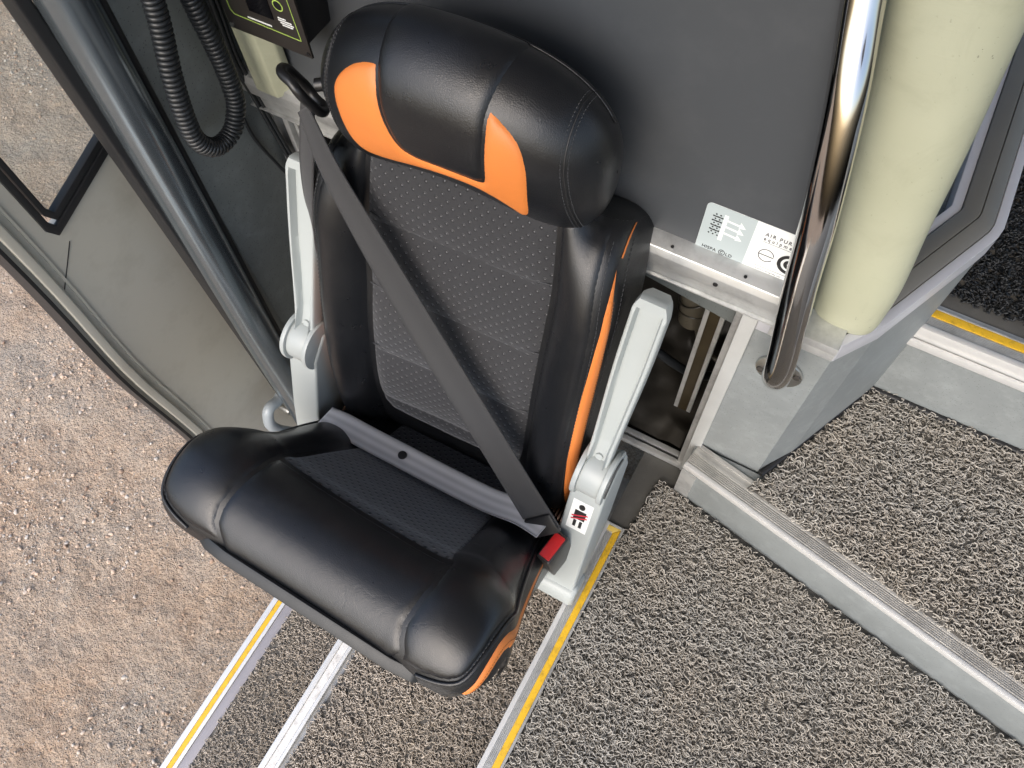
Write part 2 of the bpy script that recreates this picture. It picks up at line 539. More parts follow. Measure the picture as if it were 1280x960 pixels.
def sstep(x, a, b):
    t = np.clip((x - a) / (b - a), 0, 1)
    return t * t * (3 - 2 * t)

# backrest: profile of the centre panel (Y, Z) bottom to top; cross section (w, forward)
BACK = Curve([(.402, .0), (.400, .06), (.394, .10), (.389, .15), (.384, .20), (.385, .25), (.390, .30), (.402, .37), (.426, .465), (.458, .565), (.486, .66), (.510, .745), (.523, .79)])
BX = Curve([(0, -.004), (.05, -.003), (.10, -.001), (.138, .002), (.146, .007), (.160, .019), (.178, .028), (.196, .029), (.209, .022), (.217, .008), (.221, -.02), (.224, -.05), (.224, -.085), (.216, -.10)])
BOFF = .1122
def back_surf(a, b):
    a = np.asarray(a, float); b = np.asarray(b, float)
    q = BX.at(np.abs(a)); w, d = q[..., 0], q[..., 1]
    p = BACK.at(b + BOFF); t = BACK.tan(b + BOFF)
    L = BACK.len - BOFF
    side = sstep(w, .135, .19)
    bot = np.clip(1 - b / .12, 0, 1.3)
    top = np.clip((b - (L - .17)) / .17, 0, 1)
    sc = 1 - .05 * bot ** 2 - .11 * top ** 1.5
    d = np.where(d > 0, d * (1 - .75 * bot ** 2) * (1 - .3 * top), d)
    d = d - .05 * side * top ** 2.5 - .02 * side * bot ** 2
    # soft horizontal quilting of the middle panel
    mid = 1 - sstep(w, .11, .14)
    q2 = .0070 * np.abs(np.sin(math.pi * (b - .05) / .125)) ** .6 - .002
    d = d + mid * q2
    w = np.where((a < 0) & (w > .2165), .2165 + (w - .2165) * .1, w)
    x = np.sign(a) * w * sc
    y = p[..., 0] - t[..., 1] * d + .035 * x
    z = p[..., 1] + t[..., 0] * d - .03 * top ** 2 * side - .5 * top ** 2 * np.clip(-d, 0, 1)
    return np.stack([XC + x, y, z], -1)

# headrest: closed profile (Y, Z)
HP = [(.508, .765), (.484, .778), (.467, .822), (.464, .868), (.472, .902), (.492, .929), (.520, .945), (.548, .943), (.572, .925), (.586, .89), (.584, .83), (.562, .785), (.533, .764)]
HEAD = Curve(HP + [HP[0]])
HC = np.array([.530, .862])
HZ = .008
HW = .179
def head_surf(w, s):
    w = np.asarray(w, float); s = np.asarray(s, float)
    p = HEAD.at(np.mod(s, HEAD.len))
    k = np.abs(w) / HW
    k = np.clip(k, 0, 1)
    sc = (1 - k ** 3.6) ** (1 / 2.6)
    cy = HC[0] + .012 * k ** 2
    cz = HC[1] + HZ - .042 * k ** 2
    y = cy + (p[..., 0] - HC[0]) * sc
    dz = (p[..., 1] - HC[1])
    z = cz + np.where(dz < 0, dz * (1 + .40 * k ** 2), dz) * sc
    y = y + .035 * w
    return np.stack([XC + w, y, z], -1)

# cushion: folded half way up; (s along the cushion, h off its plane)
CO = np.array([.35, .15]); CE = np.array([-.545, .8384]); CN = np.array([.8384, .545])
CP = Curve([(-.125, .045), (-.11, .058), (-.05, .045), (0, .028), (.03, .016), (.06, .006), (.10, .001), (.20, .002), (.285, .003), (.32, .008), (.36, .007), (.393, -.010), (.413, -.038), (.421, -.07), (.418, -.10), (.404, -.122)])
CX = Curve([(0, -.004), (.06, -.003), (.12, .0), (.140, .003), (.155, .008), (.18, .013), (.21, .011), (.235, .001), (.250, -.016), (.258, -.035), (.264, -.055), (.268, -.08), (.262, -.105)])
COFF = .1142
def cush_surf(a, v):
    a = np.asarray(a, float); v = np.asarray(v, float)
    q = CX.at(np.abs(a)); w, d = q[..., 0], q[..., 1]
    p = CP.at(v + COFF); t = CP.tan(v + COFF)
    L = CP.len - COFF
    fr = np.clip((v - (L - .16)) / .16, 0, 1)          # towards the front lip
    re = np.clip(1 - v / .16, 0, 1.3)
    flare = 1 + .035 * np.exp(-((v - .36) / .07) ** 2) + .03 * fr - .07 * fr ** 6 - .09 * (1 - sstep(v, .06, .33))
    d = np.where(d < 0, d * (1 - .55 * fr), d * (1 - .75 * fr ** .8))
    w = np.where((a < 0) & (w > .254), .254 + (w - .254) * .15, w)
    w = np.where((a > 0) & (w > .252), w - (w - .252) * .7 * (1 - sstep(v, .0, .46)), w)
    side = sstep(w, .15, .23)
    d = d - .024 * sstep(w, .17, .25) * np.exp(-((v - .27) / .09) ** 2)
    n = np.stack([-t[..., 1], t[..., 0]], -1)           # left normal = up/out of the seat
    h = p + n * d[..., None]
    y = CO[0] + h[..., 0] * CE[0] + h[..., 1] * CN[0]
    z = CO[1] + h[..., 0] * CE[1] + h[..., 1] * CN[1]
    # slight yaw of the whole cushion
    x = np.sign(a) * w * flare
    y = y - .026 * x
    return np.stack([XC + x, y, z], -1)

# ================================================================ the folding seat
SEAT = thing('folding_seat', 'black leather guide seat with orange piping, half folded up against the partition', 'seat', (XC, .55, .12))
S = SEAT

# ---- backrest
La = BX.len
A = np.concatenate([-np.linspace(La, 0, 90)[:-1], np.linspace(0, La, 90)])
B = np.linspace(-BOFF, BACK.len - BOFF, 116)
def back_body(a, b):
    return back_surf(a, b)
back = surf_grid('backrest', back_surf, A, B, M['leather_side'], S, flip=False)
# close the rear and the top of the shell
def close_back():
    b = np.linspace(-BOFF, BACK.len - BOFF, 60)
    l = back_surf(np.full(60, -La), b); r = back_surf(np.full(60, La), b)
    V = []; nn = 14
    for i in range(60):
        for k in range(nn): V.append(l[i] + (r[i] - l[i]) * k / (nn - 1))
    F = grid_faces(60, nn)
    # top cap: from front top edge to the rear top edge
    a = np.linspace(-La, La, 81); P = back_surf(a, np.full(81, BACK.len - BOFF))
    Q = l[-1] + (r[-1] - l[-1]) * np.linspace(0, 1, 81)[:, None]
    W = []
    for i in range(81):
        for k in range(8):
            u = k / 7
            W.append(P[i] * (1 - u) + Q[i] * u + np.array([0, 0, .012 * math.sin(math.pi * u)]))
    k0 = len(V)
    F2 = grid_faces(81, 8) + k0
    return V + W, np.vstack([F, F2])
v_, f_ = close_back()
mesh('rear_shell', v_, f_, M['pan'], back)

def half_sin(n, y0, y1): return np.linspace(y0, y1, n)
fab = [(-.1385, .655), (-.137, .56), (-.135, .45), (-.1355, .29), (-.134, .20), (-.129, .160), (-.112, .143), (-.08, .137), (0, .131), (.08, .137), (.112, .143), (.129, .160), (.134, .20), (.1355, .29), (.135, .45), (.137, .56), (.1385, .655)]
panel('fabric_panel', back_surf, fab, M['fabric_back'], back, step=.0045, lift=.004, edge=.008)
for s in (-1, 1):
    bp = [(s * .1425, .66), (s * .1425, .56), (s * .140, .45), (s * .1405, .29), (s * .139, .19), (s * .135, .150), (s * .135, .07), (s * .15, .045), (s * .19, .05), (s * .212, .09), (s * .218, .16), (s * .2175, .27), (s * .216, .39), (s * .2135, .50), (s * .2095, .60), (s * .212, .66), (s * .214, .685), (s * .16, .688)]
    panel('side_bolster', back_surf, bp if s > 0 else bp, M['leather'], back, step=.0055, lift=.004, edge=.007)
    st = [(s * .2225, .15), (s * .222, .27), (s * .2205, .39), (s * .2185, .50), (s * .215, .60), (s * .2175, .67)]
    stitches('bolster_stitching', back_surf, chaikin(st, 2, False), M['thread'], back, lift=.0010, pitch=.0075, length=.005, rad=.0005)
    sh = 0 if s > 0 else -.012
    leaf = [(s * .2315, .625), (s * .2245, .56), (s * .2225, .50), (s * .2205, .39), (s * .2225, .27), (s * .2275, .17), (s * .2335, .10), (s * .2415, .06), (s * .2545, .06), (s * .2545, .16), (s * .2515, .27), (s * .2475, .39), (s * .2415, .50), (s * .2375, .56)]
    leaf = [(x + sh, y) for x, y in leaf]
    panel('orange_piping', back_surf, leaf, M['orange'], back, step=.004, lift=.0035, edge=.004, base=.0004)
    st2 = [(s * .2465, .07), (s * .2445, .16), (s * .2415, .27), (s * .2385, .39), (s * .2350, .50), (s * .2335, .585)]
    stitches('piping_stitching', back_surf, chaikin(st2, 2, False), M['thread_o'], back, lift=.0034, pitch=.0055, length=.0038, rad=.0004)
    leaf2 = [(s * .2365, .640), (s * .2445, .668), (s * .253, .690), (s * .2575, .690), (s * .249, .664), (s * .241, .638)]
    panel('orange_piping', back_surf, leaf2, M['orange'], back, step=.003, lift=.0028, edge=.003, base=.0006)
    st3 = [(s * .262, .10), (s * .262, .25), (s * .258, .42), (s * .255, .55), (s * .262, .66)]
    stitches('side_stitching', back_surf, chaikin(st3, 2, False), M['thread'], back, lift=.0006, pitch=.0075, length=.005, rad=.00045)
# quilting seams of the cloth
for bq in (.30, .425, .55):
    cord('quilt_seam', back_surf, [(x, bq + .012 * (x / .13) ** 2) for x in np.linspace(-.134, .134, 24)], .0009, M['thread'], back, lift=.0036)

# ---- headrest
Ls = HEAD.len
kk = np.sin(np.linspace(-math.pi / 2, math.pi / 2, 121)) * HW * .99999
head = surf_grid('headrest', head_surf, kk, np.linspace(0, Ls, 161), M['leather'], S)
center = [(-0.0690, 0.262), (-0.0685, 0.222), (-0.0656, 0.1939), (-0.0635, 0.1790), (-0.0593, 0.1598), (-0.0558, 0.1362), (-0.0504, 0.1117), (-0.0406, 0.0850), (-0.0236, 0.0745), (0.0004, 0.0735), (0.0317, 0.0757), (0.0530, 0.0780), (0.0600, 0.083), (0.062, 0.0969), (0.0640, 0.1436), (0.0635, 0.1643), (0.0647, 0.1776), (0.0683, 0.2057), (0.0709, 0.2257), (0.0736, 0.262)]
panel('headrest_pad', head_surf, center, M['leather'], head, step=.0042, lift=.0045, edge=.005)
ol_out = chaikin([(-0.0645, 0.1815), (-0.0799, 0.1812), (-0.0968, 0.1769), (-0.1147, 0.165), (-0.1254, 0.1502), (-0.1271, 0.1251), (-0.1245, 0.0932), (-0.1191, 0.0640), (-0.1057, 0.0480), (-0.0691, 0.0450), (-0.0397, 0.0470), (-0.0004, 0.0520), (.0317, .0570), (.0549, .0580), (0.0807, 0.0480), (0.0977, 0.0281), (0.1070, 0.0500), (0.1102, 0.0918), (0.1102, 0.1251), (0.1048, 0.1458), (0.0959, 0.1598), (0.0799, 0.1690), (0.0660, 0.1760)], 2, False)
ol_in = chaikin([(0.0640, 0.1640), (0.0652, 0.1436), (0.0630, 0.0969), (0.0610, 0.0815), (0.0535, .0765), (0.0317, 0.0742), (0.0004, 0.0720), (-0.0240, 0.0730), (-0.0416, 0.0840), (-0.0514, 0.1117), (-0.0568, 0.1362), (-0.0603, 0.1598)], 2, False)
ol = list(map(tuple, ol_out)) + list(map(tuple, ol_in))
panel('orange_insert', head_surf, ol, M['orange'], head, step=.0038, lift=.003, edge=.004, base=-.0008)
for s in (-1, 1):
    for k, dw in enumerate((0, .007)):
        pth = [(s * (.1362 + dw), .30), (s * (.1362 + dw), .24), (s * (.1365 + dw), .19), (s * (.139 + dw), .15), (s * (.144 + dw), .10), (s * (.150 + dw), .05), (s * (.152 + dw), .02)]
        stitches('headrest_stitching', head_surf, chaikin(pth, 2, False), M['thread'], head, lift=.0004, pitch=.0055, length=.0038, rad=.00045)
    pth = [(s * .1397, .31), (s * .1397, .24), (s * .140, .19), (s * .1425, .15), (s * .1475, .10), (s * .1535, .05), (s * .1555, .02)]
    cord('headrest_seam', head_surf, chaikin(pth, 2, False), .0009, M['rubber'], head, lift=.0002)
    # seam from the pad over the side
pth = [(x, .262 + .0 * x) for x in np.linspace(-.165, .165, 60)]
cord('top_seam', head_surf, pth, .0012, M['leather'], head, lift=.0006)

# ---- cushion
La2 = CX.len
A = np.concatenate([-np.linspace(La2, 0, 80)[:-1], np.linspace(0, La2, 80)])
cush = surf_grid('cushion', cush_surf, A, np.linspace(-COFF, CP.len - COFF, 140), M['leather_side'], S, flip=True)
fabc = [(-.136, .358), (-.137, .25), (-.135, .15), (-.132, .05), (-.130, -.10), (.130, -.10), (.134, .05), (.141, .15), (.145, .25), (.150, .372), (.07, .368), (0, .364), (-.07, .361)]
panel('fabric_panel', cush_surf, fabc, M['fabric_seat'], cush, step=.0045, lift=.003, edge=.006, sign=-1)
wing_in = {1: [(.1655, .523), (.163, .511), (.1555, .4975), (.1500, .4788), (.1527, .4534), (.1570, .4226), (.1545, .382)],
           -1: [(-.138, .523), (-.136, .516), (-.1468, .4986), (-.1486, .4766), (-.1446, .4468), (-.141, .43), (-.137, .40), (-.1375, .37)]}
front = [(-.134, .366), (-.134, .40), (-.138, .43), (-.1415, .4468), (-.1455, .4766), (-.1437, .4986), (-.133, .517), (-.125, .535), (0, .535), (.150, .535), (.160, .512), (.1523, .4975), (.1469, .4788), (.1495, .4534), (.1537, .4226), (.1515, .382), (.07, .376), (0, .372), (-.07, .369)]
panel('front_roll', cush_surf, front, M['leather'], cush, step=.005, lift=.0034, edge=.0045, sign=-1)
for s in (-1, 1):
    ww = [(s * .140, .35), (s * .141, .25), (s * .139, .15), (s * .135, .06), (s * .15, .03), (s * .21, .03), (s * .2265, .06), (s * .2325, .168), (s * .2425, .26), (s * .2505, .32), (s * .2575, .40), (s * .2575, .455), (s * .2475, .497), (s * .228, .512), (s * .19, .522)] + wing_in[s]
    panel('side_wing', cush_surf, ww, M['leather'], cush, step=.0055, lift=.0030, edge=.0045, sign=-1)
    pp = [(s * .233, .06), (s * .2375, .168), (s * .2475, .26), (s * .2555, .32), (s * .2625, .40), (s * .262, .458), (s * .2515, .501), (s * .230, .517), (s * .19, .528)]
    cord('edge_piping', cush_surf, chaikin(pp, 2, False), .0032, M['leather'], cush, lift=.001, sign=-1)
    st = [(s * .2285, .06), (s * .2320, .168), (s * .2415, .26), (s * .2495, .32), (s * .2560, .40), (s * .2555, .455), (s * .2455, .494), (s * .226, .509)]
    stitches('edge_stitching', cush_surf, chaikin(st, 2, False), M['thread'], cush, lift=.0032, sign=-1, pitch=.0062, length=.0042, rad=.0005)
    og = [(s * .2700, .12), (s * .2685, .19), (s * .2745, .308), (s * .277, .38), (s * .2775, .46), (s * .273, .505), (s * .262, .53), (s * .272, .538), (s * .287, .53), (s * .2975, .49), (s * .301, .44), (s * .300, .38), (s * .293, .308), (s * .281, .19), (s * .276, .12)]
    og = og if s > 0 else [(x - .014, y) for x, y in og]
    panel('orange_stripe', cush_surf, og, M['orange'], cush, step=.004, lift=.003, edge=.004, base=.0002, sign=-1)
    os_ = [(s * .2735, .14), (s * .2755, .20), (s * .284, .308), (s * .2885, .38), (s * .289, .45), (s * .285, .50), (s * .274, .53)]
    stitches('stripe_stitching', cush_surf, chaikin(os_, 2, False), M['thread_o'], cush, lift=.003, sign=-1, pitch=.0055, length=.0038, rad=.0004)
# seat pan under the cushion
def cpt(w, s_, h): 
    y = CO[0] + s_ * CE[0] + h * CN[0]; z = CO[1] + s_ * CE[1] + h * CN[1]
    return (XC + w, y - .026 * w, z)
mb = MB()
def pan_slab(outline, h0, h1):
    n = len(outline)
    v = [cpt(w, s_, h0) for w, s_ in outline] + [cpt(w, s_, h1) for w, s_ in outline]
    f = [tuple(range(n - 1, -1, -1)), tuple(range(n, 2 * n))] + [(i, (i + 1) % n, n + (i + 1) % n, n + i) for i in range(n)]
    mb.add(v, f)
pan_slab([(-.17, -.02), (.17, -.02), (.19, .15), (.195, .33), (.18, .38), (-.18, .38), (-.195, .33), (-.19, .15)], -.140, -.098)
mb.build('seat_pan', M['pan'], S, bevel=.004)
mb = MB()
pan_slab([(-.170, .395), (.185, .395), (.192, .408), (.185, .416), (.150, .423), (-.120, .4235), (-.155, .418), (-.172, .408)], -.124, -.106)
mb.build('front_bar', M['pan'], S, bevel=.003, label='slim dark grey bar under the front roll')

# ---- seat frame to the partition
mb = MB()
mb.box(XC - .17, XC + .17, .52, .605, .30, .62)
mb.box(XC - .20, XC + .20, .47, .60, .10, .16)
mb.build('mounting_frame', M['pan'], S, bevel=.006)
mb = MB(); mb.tube([(XC - .232, .352, .112), (XC + .232, .340, .112)], .016, 18)
mb.build('hinge_tube', M['pan'], S, smooth=True)
for s in (-1, 1):
    P = []
    for k in range(7 * 16 + 1):
        a = 2 * math.pi * k / 16
        P.append((XC + s * (.188 + .042 * k / 112), .372 + .024 * math.cos(a) , .150 + .024 * math.sin(a)))
    v, f = tube_geo(P, .0024, 7)
    mesh('hinge_spring', v, f, M['copper'], S)

# ---- armrests, folded up along the backrest
def arm_tray(s):
    """shallow tray seen from its open side; runs from the hub to the tip"""
    p0 = np.array([XC + s * .254, .386, .392]); p1 = np.array([XC + s * .256, .504, .672])
    p0[1] += .035 * s * .25; p1[1] += .035 * s * .25
    ax = (p1 - p0); L = np.linalg.norm(ax); ax /= L
    ex = np.array([1.0, 0, 0]); ex -= ax * (ex @ ax); ex /= np.linalg.norm(ex)
    nz = np.cross(ax, ex)                       # out of the tray
    if nz[1] > 0: nz = -nz
    us = np.linspace(-1, 1, 29); vs = np.linspace(0, 1, 90)
    V = []
    def hw(v): return .0175 + .0055 * sstep(v, .05, .75) - .006 * max(0, (v - .93) / .07) ** 2
    for v in vs:
        h = hw(v)
        for u in us:
            x = u * h
            dx = h - abs(x); dy = min((1 - v) * L - .002, v * L + .02)
            d = min(dx, dy)
            if dy == (1 - v) * L - .002: pass
            z = -.013 * sstep(d, .0045, .0085) + .0015 * sstep(d, .0, .002)
            if (1 - v) * L < .020: z = -.013 * sstep(min(dx, (1 - v) * L - .010), .0045, .010)
            if v * L < .05: z += .010 * (1 - v * L / .05) * (1 if dx > .0045 else .2)
            V.append(p0 + ax * (v * L) + ex * x + nz * z)
    n, m = len(vs), len(us)
    F = [tuple(q) for q in grid_faces(n, m)]
    # skirt and back
    ring = [(i, 0) for i in range(n)] + [(n - 1, j) for j in range(1, m)] + [(i, m - 1) for i in range(n - 2, -1, -1)] + [(0, j) for j in range(m - 2, 0, -1)]
    base = len(V); R = len(ring)
    lay = []
    for dz, sh in ((-.004, 1.03), (-.016, 1.06), (-.026, .95), (-.033, .70)):
        st = len(V)
        for i, j in ring:
            v = vs[i]; h = hw(v)
            vv = v if i < n - 1 else 1.0 + (.006 if sh > 1 else -.004)
            V.append(p0 + ax * (vv * L) + ex * us[j] * h * sh + nz * dz)
        lay.append(st)
    prev = [i * m + j for i, j in ring]
    for st in lay:
        cur = [st + k for k in range(R)]
        for k in range(R):
            q = (k + 1) % R
            F.append((prev[k], cur[k], cur[q], prev[q]))
        prev = cur
    # close the back by strips
    for k in range(n - 1):
        a0, a1 = k, k + 1
        b0 = (n - 1) + (m - 1) + (n - 1 - k); b1 = b0 - 1
        F.append((prev[a0], prev[a1], prev[b1 % R], prev[b0 % R]))
    return V, F, p0, ax, ex, nz, L
for s in (-1, 1):
    V, F, p0, ax, ex, nz, L = arm_tray(s)
    arm = mesh('armrest', V, F, M['plastic'], S, label='pale grey armrest folded upright, tray side out' )
    bmt = bmesh.new(); bmt.from_mesh(arm.data); bmesh.ops.recalc_face_normals(bmt, faces=bmt.faces); bmt.to_mesh(arm.data); bmt.free()
    try: arm.data.set_sharp_from_angle(angle=math.radians(50))
    except Exception: pass
    for q, nm in ((.90, 'mould_mark'), (.12, 'mould_mark')):
        c = p0 + ax * L * q + nz * -.0125
        disc(nm, c, nz, .0042, .0016, M['plastic_dark'], arm, 14, .0003)
    c = p0 + ax * L * .065 + nz * -.006
    disc('stop_peg', c, nz, .006, .006, M['plastic'], arm, 14, .001)
    # hub with two cheeks and a bracket
    hc = np.array([XC + s * .257, .392 + .009 * s, .366])
    mb = MB(); mb.tube([hc - np.array([.0175, 0, 0]), hc + np.array([.0175, 0, 0])], .039, 40)
    hub = mb.build('armrest_hub', M['plastic'], S, bevel=.002)
    for d in (-.0215, .0215):
        mb = MB(); mb.tube([hc + np.array([d - .004, 0, 0]), hc + np.array([d + .004, 0, 0])], .0445, 40)
        mb.build('hub_cheek', M['plastic'], hub, bevel=.002)
    mb = MB(); mb.tube([hc + np.array([s * .0250, 0, 0]), hc + np.array([s * .0275, 0, 0])], .033, 36)
    mb.build('hub_cap', M['plastic_dark'], hub, bevel=.001)
    mb = MB()
    dy = .009 * s
    mb.prismx([(.362 + dy, .352), (.318 + dy, .235), (.287 + dy, .135), (.268 + dy, .062), (.266 + dy, .035), (.285 + dy, .018), (.330 + dy, .03), (.41 + dy, .16), (.452 + dy, .30), (.436 + dy, .37), (.40 + dy, .385)], XC + s * .257 - .0265, XC + s * .257 + .0285)
    br = mb.build('armrest_bracket', M['plastic'], S, bevel=.005, bseg=3)
    # foot ledge of the bracket
    mb = MB()
    mb.prismx([(.281 + dy, .088), (.262 + dy, .078), (.255 + dy, .05), (.262 + dy, .02), (.30 + dy, .015), (.32 + dy, .06)], XC + s * .250 - .044, XC + s * .250 + .042)
    mb.build('bracket_foot', M['plastic'], br, bevel=.011, bseg=4)
    if s > 0: BR = br

# warning decal on the right bracket: person with the belt struck through
q0 = np.array([XC + .257, .318 + .009, .235]); q1 = np.array([XC + .257, .362 + .009, .352])
ey = (q1 - q0) / np.linalg.norm(q1 - q0); ex = np.array([1.0, 0, 0]); ez = np.cross(ex, ey)
cen = q0 + ey * .060
def dquad(mb, x0, x1, y0, y1, h, rot=0):
    mx, my = (x0 + x1) / 2, (y0 + y1) / 2
    pts = []
    for hh in (0, h):
        for x, y in ((x0, y0), (x1, y0), (x1, y1), (x0, y1)):
            u, w = x - mx, y - my
            u, w = u * math.cos(rot) - w * math.sin(rot) + mx, u * math.sin(rot) + w * math.cos(rot) + my
            pts.append(cen + ex * u + ey * w + ez * hh)
    mb.add(pts, [(3, 2, 1, 0), (4, 5, 6, 7), (0, 1, 5, 4), (1, 2, 6, 5), (2, 3, 7, 6), (3, 0, 4, 7)])
mb = MB(); dquad(mb, -.017, .017, -.036, .036, .0006)
dec = mb.build('warning_decal', M['white_print'], BR, label='small white sticker with a struck out black figure')
mb = MB()
a = np.linspace(0, 2 * math.pi, 20, endpoint=False)
hd = [cen + ex * (.0052 * math.cos(t_)) + ey * (.023 + .0068 * math.sin(t_)) + ez * .0009 for t_ in a]
mb.add(hd, [tuple(range(20))])
dquad(mb, -.0095, .0095, -.008, .0135, .0009)
dquad(mb, -.0075, -.0025, -.027, -.011, .0009)
dquad(mb, .0025, .0075, -.027, -.011, .0009)
mb.build('figure_print', M['black_print'], dec)
mb = MB(); dquad(mb, -.0140, .0140, .0015, .0040, .0012, -.62 + 1.1); dquad(mb, -.0140, .0140, -.0060, -.0035, .0012, -.62 + 1.1)
mb.build('red_strike_print', M['red_print'], dec)

# ---- seat belt
G0 = np.array([-.602, .498, .785]); Bk = np.array([-.168, .305, .285])
pth = [G0, (-.555, .466, .735), (-.49, .437, .650), (-.40, .400, .540), (-.30, .360, .425), (-.215, .325, .330), Bk]
nr = [(-.35, -.75, .35), (-.25, -.85, .5), (-.08, -.85, .55), (0, -.85, .55), (0, -.85, .55), (.05, -.85, .55), (.1, -.85, .55)]
belt = ribbon('shoulder_belt', pth, nr, [.030, .038, .044, .048, .050, .051, .051], M['belt'], S, label='charcoal shoulder webbing running across the backrest')
pth2 = [G0 + (.004, .006, .004), (-.612, .497, .735), (-.620, .478, .67), (-.625, .462, .60), (-.624, .458, .53), (-.622, .47, .40)]
nr2 = [(-.3, -.8, .4), (-.4, -.85, .3), (-.5, -.8, .2), (-.65, -.7, .1), (-.85, -.5, 0), (-.95, -.3, 0)]
ribbon('retractor_webbing', pth2, nr2, [.03, .036, .044, .046, .046, .046], M['belt'], S)
lapp = [(-.600, .310, .252), (-.562, .309, .260), (-.50, .308, .262), (-.43, .309, .260), (-.354, .309, .262), (-.275, .309, .271), (-.215, .312, .286), (-.170, .306, .300)]
lapn = [(-.05, .18, .97)] + [(0, .18, .98)] * 5 + [(-.15, .18, .97), (-.25, .18, .97)]
lap = ribbon('lap_belt', lapp, lapn, [.040] + [.044] * 7, M['belt_lap'], S, label='grey striped lap webbing lying over the cushion')
disc('press_stud', (-.440, .3100, .2615), (0, .18, .98), .0075, .004, M['black'], lap, 20, .001)
# belt guide by the headrest
mb = MB()
loop = []
for t_ in np.linspace(0, 2 * math.pi, 40, endpoint=False):
    cx, cz = math.cos(t_), math.sin(t_)
    loop.append((-.606 + .021 * np.sign(cx) * abs(cx) ** .6, .512 - .018 * np.sign(cz) * abs(cz) ** .8 - .012 * cx, .800 + .034 * np.sign(cz) * abs(cz) ** .7 - .006 * cx))
loop.append(loop[0]); loop.append(loop[1])
v, f = tube_geo(loop, .0062, 12, cap=False)
gd = mesh('belt_guide', v, f, M['black'], S, label='black plastic loop guiding the shoulder belt')
mb = MB(); mb.tube([(-.585, .515, .815), (-.555, .53, .82)], .008, 12); mb.build('guide_stem', M['black'], gd, smooth=True)
# tongue and buckle
t0 = Bk; dirn = np.array(Bk) - np.array(pth[-2]); dirn /= np.linalg.norm(dirn)
mb = MB(); mb.box(-.0235, .0235, -.020, .016, -.0055, .0055)
ton = mb
nn_ = np.array([.1, -.85, .55]); nn_ -= dirn * (nn_ @ dirn); nn_ /= np.linalg.norm(nn_); wd = np.cross(dirn, nn_)
ton.v = [tuple(np.array(Bk) + wd * x + dirn * (y - .010) + nn_ * z) for x, y, z in ton.v]
ton = ton.build('belt_tongue', M['black'], S, bevel=.003)
# buckle: upright box, red end face up
bc = np.array([-.1485, .297, .222]); up = np.array([-.06, -.10, 1.0]); up /= np.linalg.norm(up)
yy = np.array([.18, 1.0, .10]); yy -= up * (yy @ up); yy /= np.linalg.norm(yy); xx = np.cross(yy, up)
def bx(mb, x0, x1, y0, y1, z0, z1):
    k = len(mb.v); mb.box(x0, x1, y0, y1, z0, z1)
    mb.v[k:] = [tuple(bc + xx * x + yy * y + up * z) for x, y, z in mb.v[k:]]
mb = MB(); bx(mb, -.0125, .0125, -.026, .026, -.060, .040); bk = mb.build('belt_buckle', M['buckle'], S, bevel=.004, bseg=3)
mb = MB(); bx(mb, -.0095, .0095, -.0215, .0215, .036, .0445); mb.build('release_button', M['red'], bk, bevel=.0022)

# ================================================================ the setting
# ---- ground: packed earth with gravel
def ground():
    xs = np.concatenate([np.linspace(-7.0, -3.6, 40)[:-1], np.linspace(-3.6, -.7, 300), np.linspace(-.7, 3.0, 20)[1:]])
    ys = np.concatenate([np.linspace(-4.0, -.9, 25)[:-1], np.linspace(-.9, 1.9, 280), np.linspace(1.9, 6.0, 25)[1:]])
    X, Y = np.meshgrid(xs, ys, indexing='ij')
    Z = np.empty_like(X)
    for i in range(X.shape[0]):
        for j in range(X.shape[1]):
            x, y = X[i, j], Y[i, j]
            Z[i, j] = -.80 + .012 * mnoise.noise((x * 1.7, y * 1.7, .3)) + .010 * mnoise.noise((x * 7, y * 7, 4.1)) + .007 * mnoise.noise((x * 19, y * 19, 2.2)) + .005 * mnoise.noise((x * 43, y * 43, 6.2))
    t = NT('packed_earth')
    n1 = t.noise(2.6, 6, .65); n2 = t.noise(38, 6, .7); n3 = t.noise(190, 4, .7)
    v = t.new('ShaderNodeTexVoronoi', feature='F1', Scale=75.0, Randomness=1.0); t.link(t.tc.outputs['Object'], v.inputs['Vector'])
    v2 = t.new('ShaderNodeTexVoronoi', feature='F1', Scale=190.0); t.link(t.tc.outputs['Object'], v2.inputs['Vector'])
    c = t.mix(t.ramp(n1.outputs[0], [(.40, 0.0), (.62, 1.0)]).outputs[0], (.52, .375, .265), (.50, .43, .355))
    c = t.mix(t.ramp(n2.outputs[0], [(.35, .0), (.7, .7)]).outputs[0], c, (.66, .53, .41))
    c = t.mix(t.ramp(n3.outputs[0], [(.3, .8), (.56, .0)]).outputs[0], c, (.20, .135, .09))
    sc_ = t.new('ShaderNodeSeparateColor'); t.link(v2.outputs['Color'], sc_.inputs[0])
    pe = t.math('MULTIPLY', t.ramp(v2.outputs['Distance'], [(.2, 1.0), (.45, 0.0)]).outputs[0], t.math('GREATER_THAN', sc_.outputs[0], .70))
    c = t.mix(t.math('MULTIPLY', pe, .6), c, (.62, .53, .45))
    t.link(c, t.b.inputs['Base Color'])
    h = t.math('ADD', t.math('MULTIPLY', n2.outputs[0], 1.1), t.math('ADD', t.math('MULTIPLY', n3.outputs[0], .7), t.math('MULTIPLY', pe, .5)))
    h = t.math('SUBTRACT', h, t.math('MULTIPLY', v.outputs['Distance'], .5))
    t.bump(h, 1.0, .016); t.set(Roughness=.95, Specular_IOR_Level=.2)
    P = np.stack([X, Y, Z], -1).reshape(-1, 3)
    o = mesh('ground', P, grid_faces(len(xs), len(ys)), t.m, kind='structure')
    return xs, ys, Z
gx, gy, gz = ground()
def ground_z(x, y):
    i = np.clip(np.searchsorted(gx, x) - 1, 0, len(gx) - 2); j = np.clip(np.searchsorted(gy, y) - 1, 0, len(gy) - 2)
    return gz[i, j]
